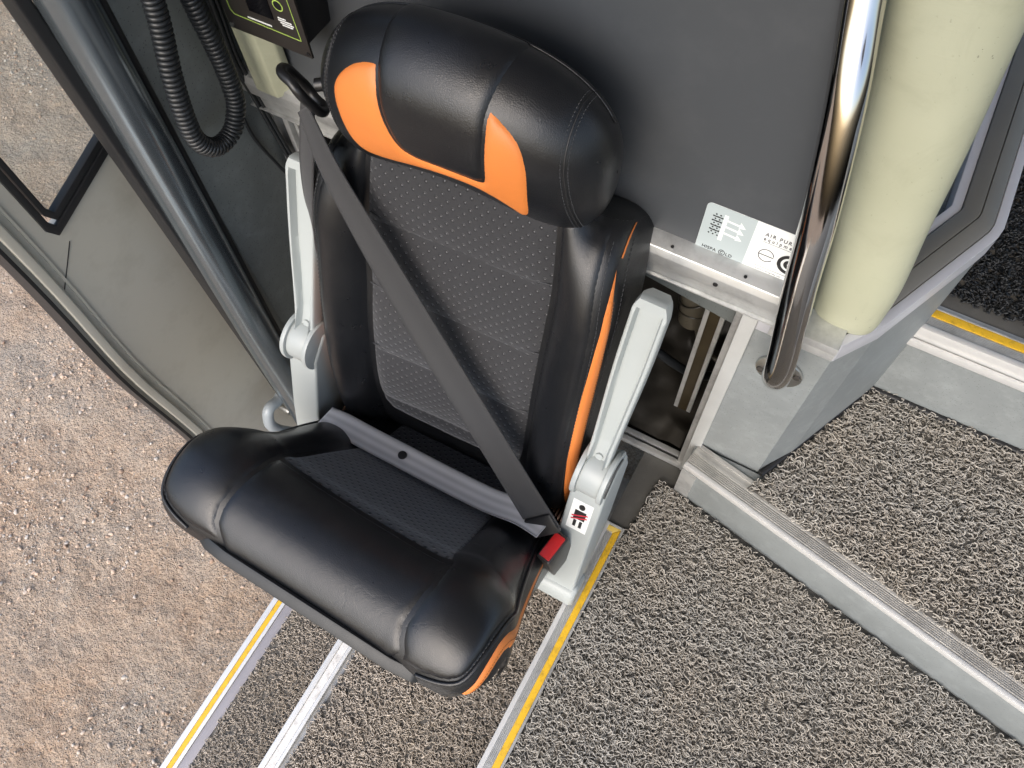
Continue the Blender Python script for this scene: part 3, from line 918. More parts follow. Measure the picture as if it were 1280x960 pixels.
def pebbles():
    bm = bmesh.new(); bmesh.ops.create_icosphere(bm, subdivisions=2, radius=1.0)
    bv = np.array([v.co[:] for v in bm.verts]); bf = np.array([[v.index for v in f.verts] for f in bm.faces]); bm.free()
    shapes = []
    for k in range(14):
        q = bv.copy()
        for pl_ in range(7):                                # knock flats off it
            nrm = RNG.normal(size=3); nrm /= np.linalg.norm(nrm); d = RNG.uniform(.5, .85)
            e = q @ nrm - d; q = q - np.where(e > 0, e, 0)[:, None] * nrm
        q *= RNG.uniform(.6, 1.1, 3); shapes.append(q)
    N = 42000
    # more of them in drifts
    xy = np.empty((0, 2))
    while len(xy) < N:
        c = np.stack([RNG.uniform(-4.2, -.72, 9000), RNG.uniform(-1.3, 2.1, 9000)], 1)
        dn = np.array([mnoise.noise((a * 2.4, b * 2.4, 8.8)) for a, b in c])
        xy = np.vstack([xy, c[RNG.uniform(size=len(c)) < .30 + 1.0 * np.clip(dn, -.2, 1)]])
    xy = xy[:N]
    r = .0020 * np.exp(RNG.gamma(1.2, .36, N)); r = np.minimum(r, .0085)
    V = []; F = []; MI = []
    for i in range(N):
        q = shapes[RNG.integers(14)]
        a = RNG.uniform(0, 6.28); ca, sa = math.cos(a), math.sin(a)
        p = q * r[i] * np.array([1, 1, .72])
        p = np.stack([p[:, 0] * ca - p[:, 1] * sa, p[:, 0] * sa + p[:, 1] * ca, p[:, 2]], 1)
        p += np.array([xy[i, 0], xy[i, 1], ground_z(*xy[i]) + r[i] * .32])
        F.append(bf + len(bv) * i); V.append(p); MI.append(np.full(len(bf), RNG.choice(4, p=[.34, .28, .20, .18])))
    ms = [simple('pebble_tan', (.50, .38, .29), .9, var=.2, nscale=60), simple('pebble_grey', (.46, .41, .36), .9, var=.2, nscale=60),
          simple('pebble_pale', (.47, .39, .32), .9, var=.15, nscale=60), simple('pebble_brown', (.36, .25, .18), .9, var=.2, nscale=60)]
    mesh('gravel', np.vstack(V), np.vstack(F), None, kind='stuff', mats=ms, midx=np.concatenate(MI), smooth=False)
pebbles()

# ---- floors and steps
def structure(name, mb, mat, bevel=.0015):
    return mb.build(name, mat, None, bevel=bevel, kind='structure')
mb = MB(); mb.box(-.742, -.48, -1.0, .618, -.80, -.404); structure('lower_step', mb, M['alu_dull'])
mb = MB(); mb.box(-.496, -.112, -1.0, .617, -.80, -.204); structure('middle_step', mb, M['alu_dull'])
mb = MB(); mb.box(-.113, 2.2, -1.0, .619, -.80, -.004); structure('floor', mb, M['vinyl_floor'])
tread = [(-.028, .568), (.655, .434), (1.6, .25), (1.6, .868), (.208, .868), (.092, .612), (-.028, .612)]
mb = MB(); mb.prism(tread, -.003, .136); structure('upper_step', mb, M['vinyl'])
mb = MB(); mb.box(.10, 2.2, .866, 3.6, -.2, .352); structure('upper_floor', mb, M['vinyl'])

# ---- loop pile mats
def curls(poly, z, dens, r=(.0032, .0055), tube=.00105, h=.006, seed=1, sides=3, arc=(2.2, 4.6), npt=6, tilt=.9):
    rng = np.random.default_rng(seed)
    P = np.asarray(poly, float); lo, hi = P.min(0), P.max(0)
    n = int((hi - lo).prod() * dens)
    c = lo + rng.uniform(size=(n, 2)) * (hi - lo)
    c = c[inside(c, P)]; n = len(c)
    a0 = rng.uniform(0, 6.283, n); sp = rng.uniform(*arc, n) * np.where(rng.uniform(size=n) < .5, 1, -1); rr = rng.uniform(*r, n)
    tx = rng.normal(0, tilt * .5, n); ty = rng.normal(0, tilt * .5, n)
    z0 = z + rng.uniform(.001, h, n)
    k = np.linspace(0, 1, npt)
    ang = a0[:, None] + sp[:, None] * k[None, :]
    wob = 1 + .25 * np.sin(ang * 2 + a0[:, None])
    x = np.cos(ang) * rr[:, None] * wob; y = np.sin(ang) * rr[:, None] * wob
    zz = z0[:, None] + x * np.sin(tx)[:, None] + y * np.sin(ty)[:, None] + .0012 * np.sin(ang * 1.5)
    zz = np.maximum(zz, z + .0004)
    L = np.stack([c[:, 0:1] + x, c[:, 1:2] + y, zz], -1)
    T = np.gradient(L, axis=1); T /= np.linalg.norm(T, axis=2)[..., None] + 1e-12
    U = np.cross(T, np.array([0, 0, 1.0])); U /= np.linalg.norm(U, axis=2)[..., None] + 1e-9
    W = np.cross(U, T)
    th = np.arange(sides) * 2 * math.pi / sides + math.pi / 2
    tr = tube * rng.uniform(.8, 1.25, n)[:, None, None, None]
    V = L[:, :, None, :] + tr * (np.cos(th)[None, None, :, None] * U[:, :, None, :] + np.sin(th)[None, None, :, None] * W[:, :, None, :])
    V = V.reshape(-1, 3)
    i = np.arange(n)[:, None, None] * npt * sides; j = np.arange(npt - 1)[None, :, None] * sides; s = np.arange(sides)[None, None, :]
    a = i + j + s; b = i + j + (s + 1) % sides
    F = np.stack([a, b, b + sides, a + sides], -1).reshape(-1, 4)
    return V, F
def mat_curl(name, c0, c1, dirt):
    t = NT(name)
    n = t.noise(120, 2); n2 = t.noise(5, 4, .6)
    c = t.mix(n.outputs[0], c0, c1)
    c = t.mix(t.ramp(n2.outputs[0], [(.4, 0.0), (.66, .75)]).outputs[0], c, dirt)
    t.link(c, t.b.inputs['Base Color']); t.set(Roughness=.55, Specular_IOR_Level=.4)
    return t.m
M['curl'] = mat_curl('grey_vinyl_loops', (.315, .30, .268), (.45, .43, .392), (.39, .35, .295))
M['curl_tan'] = mat_curl('tan_grey_vinyl_loops', (.40, .35, .295), (.56, .50, .43), (.48, .42, .345))
M['curl_dark'] = mat_curl('black_carpet_loops', (.006, .007, .008), (.028, .030, .033), (.016, .017, .018))
M['mat_base'] = simple('dark_mat_backing', (.105, .098, .087), .8)
def floor_mat(name, poly, z, label, cm, dens=52000, cat='mat', group=None, **kw):
    o = thing(name, label, cat, (float(np.mean([p[0] for p in poly])), float(np.mean([p[1] for p in poly])), z), group)
    mb = MB(); mb.prism(poly, z - .003, z + .0015); mb.build('mat_backing', M['mat_base'], o)
    V, F = curls(poly, z + .001, dens, **kw)
    mesh('loop_pile', V, F, cm, o)
    return o
floor_mat('floor_mat', [(-.072, -.22), (-.076, .30), (-.074, .440), (-.066, .478), (-.060, .566), (-.028, .562), (.10, .532), (.664, .424), (.664, -.22)], 0.0, 'grey loop pile mat covering the flat entrance floor beside the yellow edged step', M['curl'], 64000, seed=3, r=(.0030, .0066), tube=.0012, h=.008, arc=(1.4, 3.6))
floor_mat('floor_mat', [(.082, .575), (.10, .574), (.70, .456), (.70, .862), (.214, .862), (.105, .612)], .140, 'grey loop pile mat on the raised step below the black carpet', M['curl'], 52000, seed=5, r=(.0032, .0072), tube=.0013, h=.008, arc=(1.4, 3.6))
floor_mat('floor_mat', [(-.455, -.42), (-.118, -.42), (-.118, .46), (-.455, .46)], -.200, 'tan grey loop pile mat on the middle step under the seat', M['curl_tan'], 58000, seed=8, r=(.0032, .0064), tube=.0012, h=.007, arc=(1.4, 3.6))
floor_mat('floor_mat', [(-.690, -.52), (-.512, -.52), (-.512, .42), (-.690, .42)], -.400, 'narrow tan grey loop pile mat on the lowest step', M['curl_tan'], 64000, seed=9, r=(.0026, .0048), tube=.00105, arc=(1.4, 3.6))
floor_mat('aisle_carpet', [(.19, .945), (.90, .93), (.90, 1.7), (.19, 1.7)], .3555, 'black tufted carpet on the upper floor behind the yellow edge', M['curl_dark'], 52000, cat='carpet', seed=12, r=(.0024, .0042), tube=.0017, h=.007, sides=4, tilt=1.6)

# ---- step edgings
def screws(parent, pts, r=.0042, nm='screw', ax=(0, 0, 1)):
    for p in pts: disc(nm, p, ax, r, .0022, M['screw'], parent, 14, .0005)
e3 = thing('step_edging', 'long metal step edge with a bright yellow strip, turning a corner under the armrest', 'step edge', (-.098, .2, 0))
mb = MB()
mb.box(-.1175, -.1085, -.9, .4475, -.034, .0030)
mb.build('outer_rim', M['white_trim'], e3, bevel=.0012)
mb = MB()
for k in range(4): mb.box(-.1082 + k * .0030, -.1062 + k * .0030, -.9, .4345, -.010, .0022)
mb.box(-.1085, -.078, -.9, .4475, -.012, .0006)
mb.build('ribbed_plate', M['alu_y'], e3, bevel=.0005)
mb = MB(); mb.prism([(-.0955, -.9), (-.0835, -.9), (-.0835, .4440), (-.0955, .432)], -.002, .0022); mb.build('yellow_strip', M['yellow'], e3, bevel=.0006)
mb = MB(); mb.box(-.0830, -.0780, -.9, .4495, -.012, .0034); mb.box(-.20, -.0835, .4455, .4495, -.012, .0032); mb.build('inner_rim', M['alu_y'], e3, bevel=.001)
mb = MB(); mb.prism([(-.20, .432), (-.0960, .432), (-.0840, .4445), (-.20, .4445)], -.002, .0021); mb.build('yellow_strip', M['yellow_pale'], e3, bevel=.0006, label='short pale yellow strip around the corner')
e2 = thing('step_edging', 'worn plain aluminium edge of the middle step', 'step edge', (-.485, 0, -.2))
mb = MB()
mb.box(-.5015, -.4900, -.9, .60, -.232, -.1968); mb.box(-.4740, -.4665, -.9, .60, -.205, -.1975)
mb.build('outer_rim', M['white_trim'], e2, bevel=.0012)
mb = MB(); mb.box(-.4895, -.4745, -.9, .60, -.208, -.1992); mb.build('worn_groove_plate', worn('scuffed_metal', (.66, .65, .63), (.33, .31, .28), .9, .5, 45), e2, bevel=.0008)
e1 = thing('step_edging', 'white metal edge of the lowest step with a thin yellow line', 'step edge', (-.72, 0, -.4))
mb = MB()
mb.box(-.7475, -.7350, -.9, .60, -.45, -.3965); mb.box(-.7235, -.7150, -.9, .60, -.41, -.3970)
mb.build('outer_rim', M['white_trim'], e1, bevel=.0012)
mb = MB(); mb.box(-.7345, -.7240, -.9, .60, -.41, -.3978); mb.build('yellow_strip', M['yellow'], e1, bevel=.0006)
mb = MB(); mb.box(-.7145, -.6920, -.9, .60, -.41, -.4000); mb.build('inner_flange', simple('lavender_grey_metal', (.30, .285, .30), .5, .3), e1, bevel=.0008)

def along(p, q):
    d = np.array([q[0] - p[0], q[1] - p[1]]); L = np.hypot(*d); d /= L
    return d, np.array([-d[1], d[0]]), L
eu = thing('step_edging', 'ribbed silver edge of the raised mat step with countersunk screws', 'step edge', (.3, .5, .14))
p = np.array([-.031, .5665]); q = np.array([1.2, .3255]); d, nn, L = along(p, q)
def strip(mb, o0, o1, z0, z1, s0=0, s1=None):
    s1 = L if s1 is None else s1
    mb.prism([tuple(p + d * s0 + nn * o0), tuple(p + d * s1 + nn * o0), tuple(p + d * s1 + nn * o1), tuple(p + d * s0 + nn * o1)], z0, z1)
mb = MB(); strip(mb, -.002, .0065, .124, .1418); mb.build('nose', M['white_trim'], eu, bevel=.0025)
mb = MB()
strip(mb, .0060, .050, .134, .1396)
for k in range(5): strip(mb, .0092 + k * .0034, .0112 + k * .0034, .139, .1412)
strip(mb, .0275, .0345, .139, .1411); strip(mb, .0420, .0495, .139, .1413)
mb.build('ribbed_plate', alu('worn_aluminium_edge', (.56, .55, .52), .42, 'X'), eu, bevel=.0006)
screws(eu, [tuple(p + d * s_ + nn * .039) + (.1412,) for s_ in (.125, .335, .54, .75)], .0040)
mb = MB(); strip(mb, -.001, .002, .0, .118, .0, .030); mb.build('corner_post', M['alu_z'], eu, bevel=.0008)
ey_ = thing('step_edging', 'silver edge of the black carpeted floor with a dark yellow strip', 'step edge', (.4, .87, .36))
mb = MB()
mb.box(.192, 1.3, .861, .872, .330, .3640); mb.box(.192, 1.3, .8535, .859, .318, .336)
mb.build('nose', M['white_trim'], ey_, bevel=.0025)
mb = MB()
mb.box(.196, 1.3, .872, .918, .35, .3600)
for k in range(6): mb.box(.196, 1.3, .8732 + k * .0028, .8750 + k * .0028, .355, .3618)
mb.build('ribbed_plate', M['alu_x'], ey_, bevel=.0005)
mb = MB(); mb.box(.198, 1.3, .8920, .9060, .355, .3622); mb.build('yellow_strip', M['yellow'], ey_, bevel=.0006)
mb = MB(); mb.box(.198, 1.3, .9065, .9100, .355, .3630); mb.build('inner_rim', M['alu_x'], ey_, bevel=.0008)
mb = MB(); mb.box(.19, 1.3, .9105, .955, .352, .3572); mb.build('dark_flange', M['vinyl_floor'], ey_, bevel=.0008)

# ---- partition behind the seat
tilt = math.radians(9); T0 = np.array([0, .613, .655]); TU = np.array([0, math.sin(tilt), math.cos(tilt)]); TN = np.array([0, -math.cos(tilt), math.sin(tilt)])
PA = thing('partition', 'charcoal partition with an aluminium bottom rail behind the seat', 'partition', (-.4, .63, .0))
def tpt(x, h, o=0): return tuple(np.array([x, 0, 0]) + T0 + TU * h + TN * o)
def tslab(mb, x0, x1, h0, h1, o0, o1):
    v = [tpt(x, h, o) for o in (o0, o1) for h in (h0, h1) for x in (x0, x1)]
    mb.add(v, [(0, 2, 3, 1), (4, 5, 7, 6), (0, 1, 5, 4), (2, 6, 7, 3), (0, 4, 6, 2), (1, 3, 7, 5)])
mb = MB()
pq = [(-.84, -.01), (.015, -.01), (-.06, .40), (-.22, 1.15), (-.84, 1.15)]
mb.add([tpt(x, h, 0) for x, h in pq] + [tpt(x, h, -.022) for x, h in pq], [(0, 1, 2, 3, 4), (9, 8, 7, 6, 5)] + [(i, (i + 1) % 5, 5 + (i + 1) % 5, 5 + i) for i in range(5)])
mb.build('wall_panel', M['panel'], PA, bevel=.002)
mb = MB()
prof_ = [(y, z + .017) for y, z in [(.626, .570), (.602, .585), (.600, .590), (.599, .612), (.593, .617), (.590, .640), (.594, .650), (.604, .654), (.6125, .656), (.626, .656)]]
mb.prismx(prof_, -.845, .020)
mb.build('bottom_rail', M['alu_x'], PA, bevel=.0012)
mb = MB(); mb.box(-.845, .020, .5945, .6005, .603, .6055); mb.build('rail_lip', M['alu_x'], PA, bevel=.0006)
for x_ in (-.148, -.052, -.60, -.42):
    disc('screw', (x_, .6005, .6705), (0, -.3, 1), .0022, .002, M['black'], PA, 10, .0003)
disc('screw', (-.082, .5905, .646), (0, -1, .1), .0032, .002, M['black'], PA, 10, .0003)
for x_, w_, y_ in ((-.818, .013, .610), (-.796, .010, .616), (-.779, .007, .619)):
    mb = MB(); mb.box(x_ - w_ / 2, x_ + w_ / 2, y_, .640, -.2, .585); mb.build('post', M['alu_z'], PA, bevel=.0015)
mb = MB(); mb.box(-.0385, -.0175, .609, .640, .0, .585); mb.build('post', simple('pale_painted_post', (.46, .47, .46), .45, .2), PA, bevel=.0015, label='wide pale post beside the handrail foot')
mb = MB(); mb.box(-.0485, -.0388, .618, .660, .0, .585); mb.build('post_flange', M['alu_dull'], PA, bevel=.001)
mb = MB(); mb.box(-.77, -.0388, .612, .622, -.003, .012); mb.box(-.77, -.0388, .628, .640, -.003, .010); mb.build('bottom_track', M['alu_x'], PA, bevel=.001)

# ---- sticker on the partition
ST = mb = MB(); tslab(mb, -.124, -.0632, .0125, .0890, .0, .0006)
def rrect(x0, x1, y0, y1, r, corners=(1, 1, 1, 1), n=6):
    out = []
    for (cx, cy, a0, on) in ((x1 - r, y0 + r, -90, corners[0]), (x1 - r, y1 - r, 0, corners[1]), (x0 + r, y1 - r, 90, corners[2]), (x0 + r, y0 + r, 180, corners[3])):
        if on:
            for k in range(n + 1):
                a = math.radians(a0 + 90 * k / n); out.append((cx + r * math.cos(a), cy + r * math.sin(a)))
        else:
            out.append({-90: (x1, y0), 0: (x1, y1), 90: (x0, y1), 180: (x0, y0)}[a0])
    return out
def tpoly(mb, poly, o0, o1):
    n = len(poly)
    mb.add([tpt(x, h, o0) for x, h in poly] + [tpt(x, h, o1) for x, h in poly], [tuple(range(n - 1, -1, -1)), tuple(range(n, 2 * n))] + [(i, (i + 1) % n, n + (i + 1) % n, n + i) for i in range(n)])
mb = MB(); tpoly(mb, rrect(-.1245, .006, .0125, .0890, .006), .0002, .0007)
stk = mb.build('notice_sticker', M['white_print'], PA, label='white and grey air equipment sticker partly behind the pole')
mb = MB(); tpoly(mb, rrect(-.1243, -.0632, .0127, .0888, .0058, (0, 0, 1, 1)), .0007, .0009); gp = mb.build('grey_field', M['grey_print'], stk)
mb = MB()
tpoly(mb, [(-.1010, .0395), (-.0960, .0395), (-.0960, .0790), (-.1010, .0790)], .0009, .0011)
for k, (yy0, dy) in enumerate(((.0720, 0), (.0625, 0), (.0525, 0))):
    x0 = -.0965; x1 = -.0800
    tpoly(mb, [(x0, yy0 - .0013), (x1, yy0 - .0013 - .001), (x1, yy0 + .0013 - .001), (x0, yy0 + .0013)], .0009, .0011)
    tpoly(mb, [(x1 - .001, yy0 - .0045), (x1 + .0070, yy0 - .0025), (x1 - .0005, yy0 + .0048)], .0009, .0011)
mb.build('filter_arrow_print', M['white_print'], stk)
mb = MB()
for r_ in range(10):
    for c_ in range(5):
        if (r_ + c_) % 2: continue
        cx, cy = -.1135 + c_ * .0027 , .0452 + r_ * .0034
        a = np.linspace(0, 2 * math.pi, 8, endpoint=False)
        tpoly(mb, [(cx + .00115 * math.cos(t_), cy + .00115 * math.sin(t_)) for t_ in a], .0009, .0011)
for yb in (.0507, .0575, .0650, .0715): tpoly(mb, [(-.1130, yb), (-.1015, yb), (-.1015, yb + .0017), (-.1130, yb + .0017)], .0009, .00105)
mb.build('particle_print', M['black_print'], stk)
text('maker_lettering', 'HISPA', M['black_print'], stk, tpt(-.1165, .0195, .0009), (1, 0, 0), TU, .0066, .0001, True, 1.10)
text('maker_lettering', 'LD', M['black_print'], stk, tpt(-.0858, .0195, .0009), (1, 0, 0), TU, .0066, .0001, True, 1.10)
def ring(mb, cx, cy, r0, r1, a0=0, a1=360, n=40, o0=.0009, o1=.0011, sx=1):
    ts = np.radians(np.linspace(a0, a1, n + 1))
    for t0_, t1_ in zip(ts[:-1], ts[1:]):
        tpoly(mb, [(cx + sx * r0 * math.cos(t0_), cy + r0 * math.sin(t0_)), (cx + sx * r1 * math.cos(t0_), cy + r1 * math.sin(t0_)), (cx + sx * r1 * math.cos(t1_), cy + r1 * math.sin(t1_)), (cx + sx * r0 * math.cos(t1_), cy + r0 * math.sin(t1_))], o0, o1)
mb = MB(); ring(mb, -.0907, .0220, .0034, .0043); ring(mb, -.0907, .0220, .0013, .0022, 40, 320); mb.build('emblem_print', M['black_print'], stk)
text('notice_lettering', 'AIR PURIFIER', M['thin_print'], stk, tpt(-.0500, .0722, .0007), (1, 0, 0), TU, .0074, .0001, True, 1.35, .92)
text('notice_lettering', 'equipment', M['thin_print'], stk, tpt(-.0500, .0655, .0007), (1, 0, 0), TU, .0074, .0001, True, 1.75, .80)
mb = MB(); tpoly(mb, [(-.050, .0628), (.003, .0628), (.003, .0632), (-.050, .0632)], .0007, .0009); tpoly(mb, [(-.050, .0245), (.003, .0245), (.003, .0249), (-.050, .0249)], .0007, .0009); mb.build('rule_print', M['thin_print'], stk)
mb = MB(); ring(mb, -.0405, .0440, .0086, .0096, 10, 330, o0=.0007, o1=.0009); tpoly(mb, [(-.0500, .0433), (-.0312, .0433), (-.0312, .0444), (-.0500, .0444)], .0007, .0009)
ring(mb, -.0115, .0430, .0100, .0145, 40, 320, o0=.0007, o1=.0009); ring(mb, -.0115, .0430, .0025, .0068, 40, 320, o0=.0007, o1=.0009)
mb.build('logo_print', M['black_print'], stk)
text('small_print', 'air quality is recognised with', M['thin_print'], stk, tpt(-.0515, .0195, .0007), (1, 0, 0), TU, .0032, .0001)

# ---- dark recess under the partition, and what lies in it
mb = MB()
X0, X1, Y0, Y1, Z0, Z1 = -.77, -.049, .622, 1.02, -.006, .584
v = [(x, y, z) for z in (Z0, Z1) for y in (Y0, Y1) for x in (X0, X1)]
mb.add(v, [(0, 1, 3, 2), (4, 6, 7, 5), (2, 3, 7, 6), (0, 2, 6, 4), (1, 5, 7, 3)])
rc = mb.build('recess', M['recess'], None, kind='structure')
du = thing('air_duct', 'dusty tape wrapped duct in the dark opening under the partition', 'duct', (-.14, .75, .40))
pts = [(-.150, .79, .55), (-.140, .785, .40), (-.130, .78, .30), (-.126, .778, .255)]
mb = MB(); mb.tube(catmull(pts, 10), .027, 24); mb.build('duct_body', M['duct'], du, smooth=True)
P = []
for k in range(140):
    a = k / 140 * 2 * math.pi * 5; zz_ = .262 + k * .0012; xx_ = -.126 - .10 * (zz_ - .255)
    P.append((xx_ + .0280 * math.cos(a), .780 + .0280 * math.sin(a), zz_ + .006 * math.sin(a * 1.7)))
mb = MB(); mb.tube(P, .0016, 6); mb.build('tape_wrap', M['film'], du, smooth=True)
ch = thing('metal_channel', 'brass coloured metal channel slanting down inside the dark opening', 'channel', (-.09, .72, .3))
for (x_, r_, mt) in ((-.070, .004, 'alu_z'), (-.083, .009, 'brass'), (-.096, .004, 'alu_z')):
    mb = MB()
    k = len(mb.v); mb.box(x_ - r_, x_ + r_, .70, .71, .06, .58); mb.build('channel_web' if mt == 'brass' else 'channel_flange', M[mt], ch, bevel=.001)
hs = [(-.30, .74, .30), (-.22, .73, .22), (-.15, .735, .16), (-.09, .76, .10), (-.05, .80, .06)]
mb = MB(); mb.tube(catmull(hs, 12), .009, 12); o = mb.build('rubber_hose', M['cable'], None, smooth=True); tag(o, 'black rubber hose crossing the dark opening below the taped duct', 'hose')
hs = [(-.20, .84, .36), (-.13, .82, .19), (-.10, .80, .14), (-.06, .79, .13)]
mb = MB(); mb.tube(catmull(hs, 12), .005, 10); o = mb.build('wire_bundle', M['duct'], None, smooth=True); tag(o, 'dusty brown wire bundle behind the metal channel in the opening', 'wires')
xs = np.linspace(-.40, -.055, 46); zs = np.linspace(.64, .98, 40)
X, Y = np.meshgrid(xs, zs, indexing='ij'); Z = np.array([[.02 + .03 * abs(mnoise.noise((x * 9, y * 9, 3.3))) + .015 * mnoise.noise((x * 23, y * 23, 1.3)) + .25 * max(0, (y - .78)) for y in zs] for x in xs])
cf = mesh('crumpled_sheet', np.stack([X, Y, Z], -1).reshape(-1, 3), grid_faces(46, 40), M['film'], None)
tag(cf, 'crumpled brown plastic sheet lying at the bottom of the dark opening', 'plastic sheet')

# ---- stair side wall to the right of the opening, with its trims
SW = thing('stair_side_wall', 'grey speckled side wall of the stairs with silver and taupe top trim', 'wall', (.09, .62, .14))
outer = [(-.0175, .615), (.0885, .6155), (.1275, .6735), (.2060, .8520), (.2132, .8700), (.2160, .8860), (.2155, .9080), (.2115, 1.010), (.19, 1.6)]
def offs(poly, d):
    out = []
    for i in range(len(poly)):
        a = np.array(poly[max(0, i - 1)]); b = np.array(poly[i]); c = np.array(poly[min(len(poly) - 1, i + 1)])
        n = np.zeros(2)
        for u, w in ((a, b), (b, c)):
            e = w - u
            if np.hypot(*e) > 0: n += np.array([-e[1], e[0]]) / np.hypot(*e)
        n /= np.hypot(*n); out.append(tuple(b + n * d))
    return out
def band(mb, o0, o1, z0, z1, poly=None, top1=None):
    a = offs(poly or outer, o0); b = offs(poly or outer, o1)
    n = len(a)
    v = [(x, y, z0) for x, y in a] + [(x, y, z1) for x, y in a] + [(x, y, z0) for x, y in b] + [(x, y, z1 if top1 is None else top1) for x, y in b]
    f = []
    for i in range(n - 1):
        f += [(i, i + 1, n + i + 1, n + i), (2 * n + i, 3 * n + i, 3 * n + i + 1, 2 * n + i + 1), (n + i, n + i + 1, 3 * n + i + 1, 3 * n + i), (i, 2 * n + i, 2 * n + i + 1, i + 1)]
    f += [(0, n, 3 * n, 2 * n), (n - 1, 3 * n - 1, 4 * n - 1, 2 * n - 1)]
    mb.add(v, f)
low = [(-.0175, .615), (.0875, .6135), (.2020, .8660), (.205, 1.010), (.19, 1.6)]
mb = MB(); band(mb, .0015, .03, -.003, .560); mb.build('wall_panel', M['vinyl'], SW)
mb = MB(); band(mb, -.0015, .0015, .554, .592, outer); band(mb, -.0015, .0115, .588, .5955, outer); mb.build('outer_trim', M['lilac'], SW, bevel=.001)
mb = MB(); mb.box(.0, .0865, .600, .645, .588, .6035); mb.box(.0, .0865, .601, .6125, .572, .588); mb.build('corner_trim', M['alu_x'], SW, bevel=.0015)
mb = MB(); cv = [(.094, .610, .143), (.106, .636, .143), (.150, .735, .143), (.199, .846, .143), (.206, .857, .143), (.222, .861, .143), (.70, .861, .143)]
mb.tube(catmull(cv, 10), .006, 10); mb.build('base_coving', M['rubber'], SW, smooth=True)
mb = MB(); band(mb, .012, .034, .56, .598, outer[1:], .606); band(mb, .034, .0575, .56, .606, outer[1:], .602); mb.build('cap_moulding', M['taupe'], SW, smooth=False, bevel=.004, weld=False)
mb = MB(); band(mb, .058, .071, .56, .598, outer[1:]); mb.build('inner_trim', M['lilac'], SW, bevel=.0015)
mb = MB(); mb.prism([(.0, .636), (.06, .636)] + [p_ for p_ in offs(outer[1:], .0715)][1:] + [(-.2, 1.6), (-.2, .66)], .50, .566)
mb.build('ledge', M['vinyl_dark'], SW, label='dark dusty ledge behind the padded column')
# specks of rubbish on that ledge
v_ = MB()
for k in range(60):
    x, y = .02 + RNG.uniform() * .13, .72 + RNG.uniform() * .45
    s_ = RNG.uniform(.0006, .002)
    v_.box(x - s_, x + s_, y - s_ * .8, y + s_, .566, .5672)
deb = v_.build('ledge_crumbs', simple('crumbs', (.30, .24, .18), .8, var=.5, nscale=90), None, kind='stuff')
v_ = MB(); v_.tube([(.086, .905, .5690), (.094, .909, .5690)], .0032, 8)
ob = v_.build('orange_scrap', M['orange'], None, bevel=.0005); tag(ob, 'tiny orange scrap lying on the dark ledge behind the column', 'scrap')

# ---- padded cream column
CO_ = thing('padded_column', 'cream padded column cover standing behind the steel handrail', 'column', (.075, .68, .59))
cpts = [(.0755, .664, .596, .041, .030), (.0745, .666, .620, .0435, .036), (.070, .672, .680, .0465, .040), (.0575, .690, .760, .0500, .043), (.0445, .708, .855, .0545, .046), (.028, .730, .955, .060, .050), (.012, .752, 1.05, .066, .054), (-.02, .79, 1.25, .078, .06)]
cc = catmull(cpts, 12)
V = []; ns = 48
for r_ in cc:
    for k in range(ns):
        a = 2 * math.pi * k / ns
        ca, sa = math.cos(a), math.sin(a)
        V.append((r_[0] + r_[3] * np.sign(ca) * abs(ca) ** .8, r_[1] + r_[4] * np.sign(sa) * abs(sa) ** .8, r_[2]))
n = len(cc); F = []
for i in range(n - 1):
    for k in range(ns):
        q = (k + 1) % ns; F.append((i * ns + k, i * ns + q, (i + 1) * ns + q, (i + 1) * ns + k))
F += [tuple(range(ns - 1, -1, -1)), tuple((n - 1) * ns + k for k in range(ns))]
pad_ = mesh('column_pad', V, F, M['cream'], CO_)

# ---- steel handrail
HR = thing('handrail', 'polished steel handrail rising in front of the cream column', 'handrail', (.035, .59, .5))
hp = [(.0350, .598, .498), (.0345, .580, .520), (.0325, .568, .560), (.0270, .568, .610), (.0085, .578, .735), (-.0040, .592, .825), (-.026, .625, .935), (-.049, .665, 1.010), (-.085, .72, 1.14), (-.11, .77, 1.30)]
hc_ = catmull(hp, 16)
mb = MB(); mb.tube(hc_, .0188, 40); mb.build('pole', M['chrome'], HR, smooth=True)
fl_ = disc('flange', (.0365, .6125, .480), (0, -1, 0), .033, .0045, M['steel'], HR, 40, .0012)
for dx in (-.0245, .0245):
    disc('flange_screw', (.0365 + dx, .6095, .480 + dx * .35), (0, -1, 0), .0052, .004, M['screw'], fl_, 16, .0012)

# ---- bus side wall at the doorway, left of the seat
mb = MB(); mb.box(-.862, -.832, .455, .640, -.42, 1.7)
sw = mb.build('doorway_side_wall', M['vinyl_dark'], None, bevel=.002); tag(sw, 'dark speckled vinyl side wall between the door pillar and the control box', 'wall')
DP = thing('door_pillar', 'dark blue grey metal door pillar with a black rubber seal', 'pillar', (-.84, .42, -.4))
mb = MB(); mb.tube([(-.840, .3925, -.42), (-.840, .405, .2), (-.840, .4285, .90), (-.840, .446, 1.5)], .0315, 40); mb.build('pillar_tube', M['pillar'], DP, smooth=True)
mb = MB(); mb.box(-.880, -.852, .381, .401, -.42, 1.6); mb.build('rubber_seal', M['rubber'], DP, bevel=.005, bseg=3)
mb = MB(); mb.tube([(-.8345, .4285, -.42), (-.8345, .441, .2), (-.8345, .4645, .9), (-.8345, .482, 1.5)], .005, 10); mb.build('edge_bead', M['rubber'], DP, smooth=True)

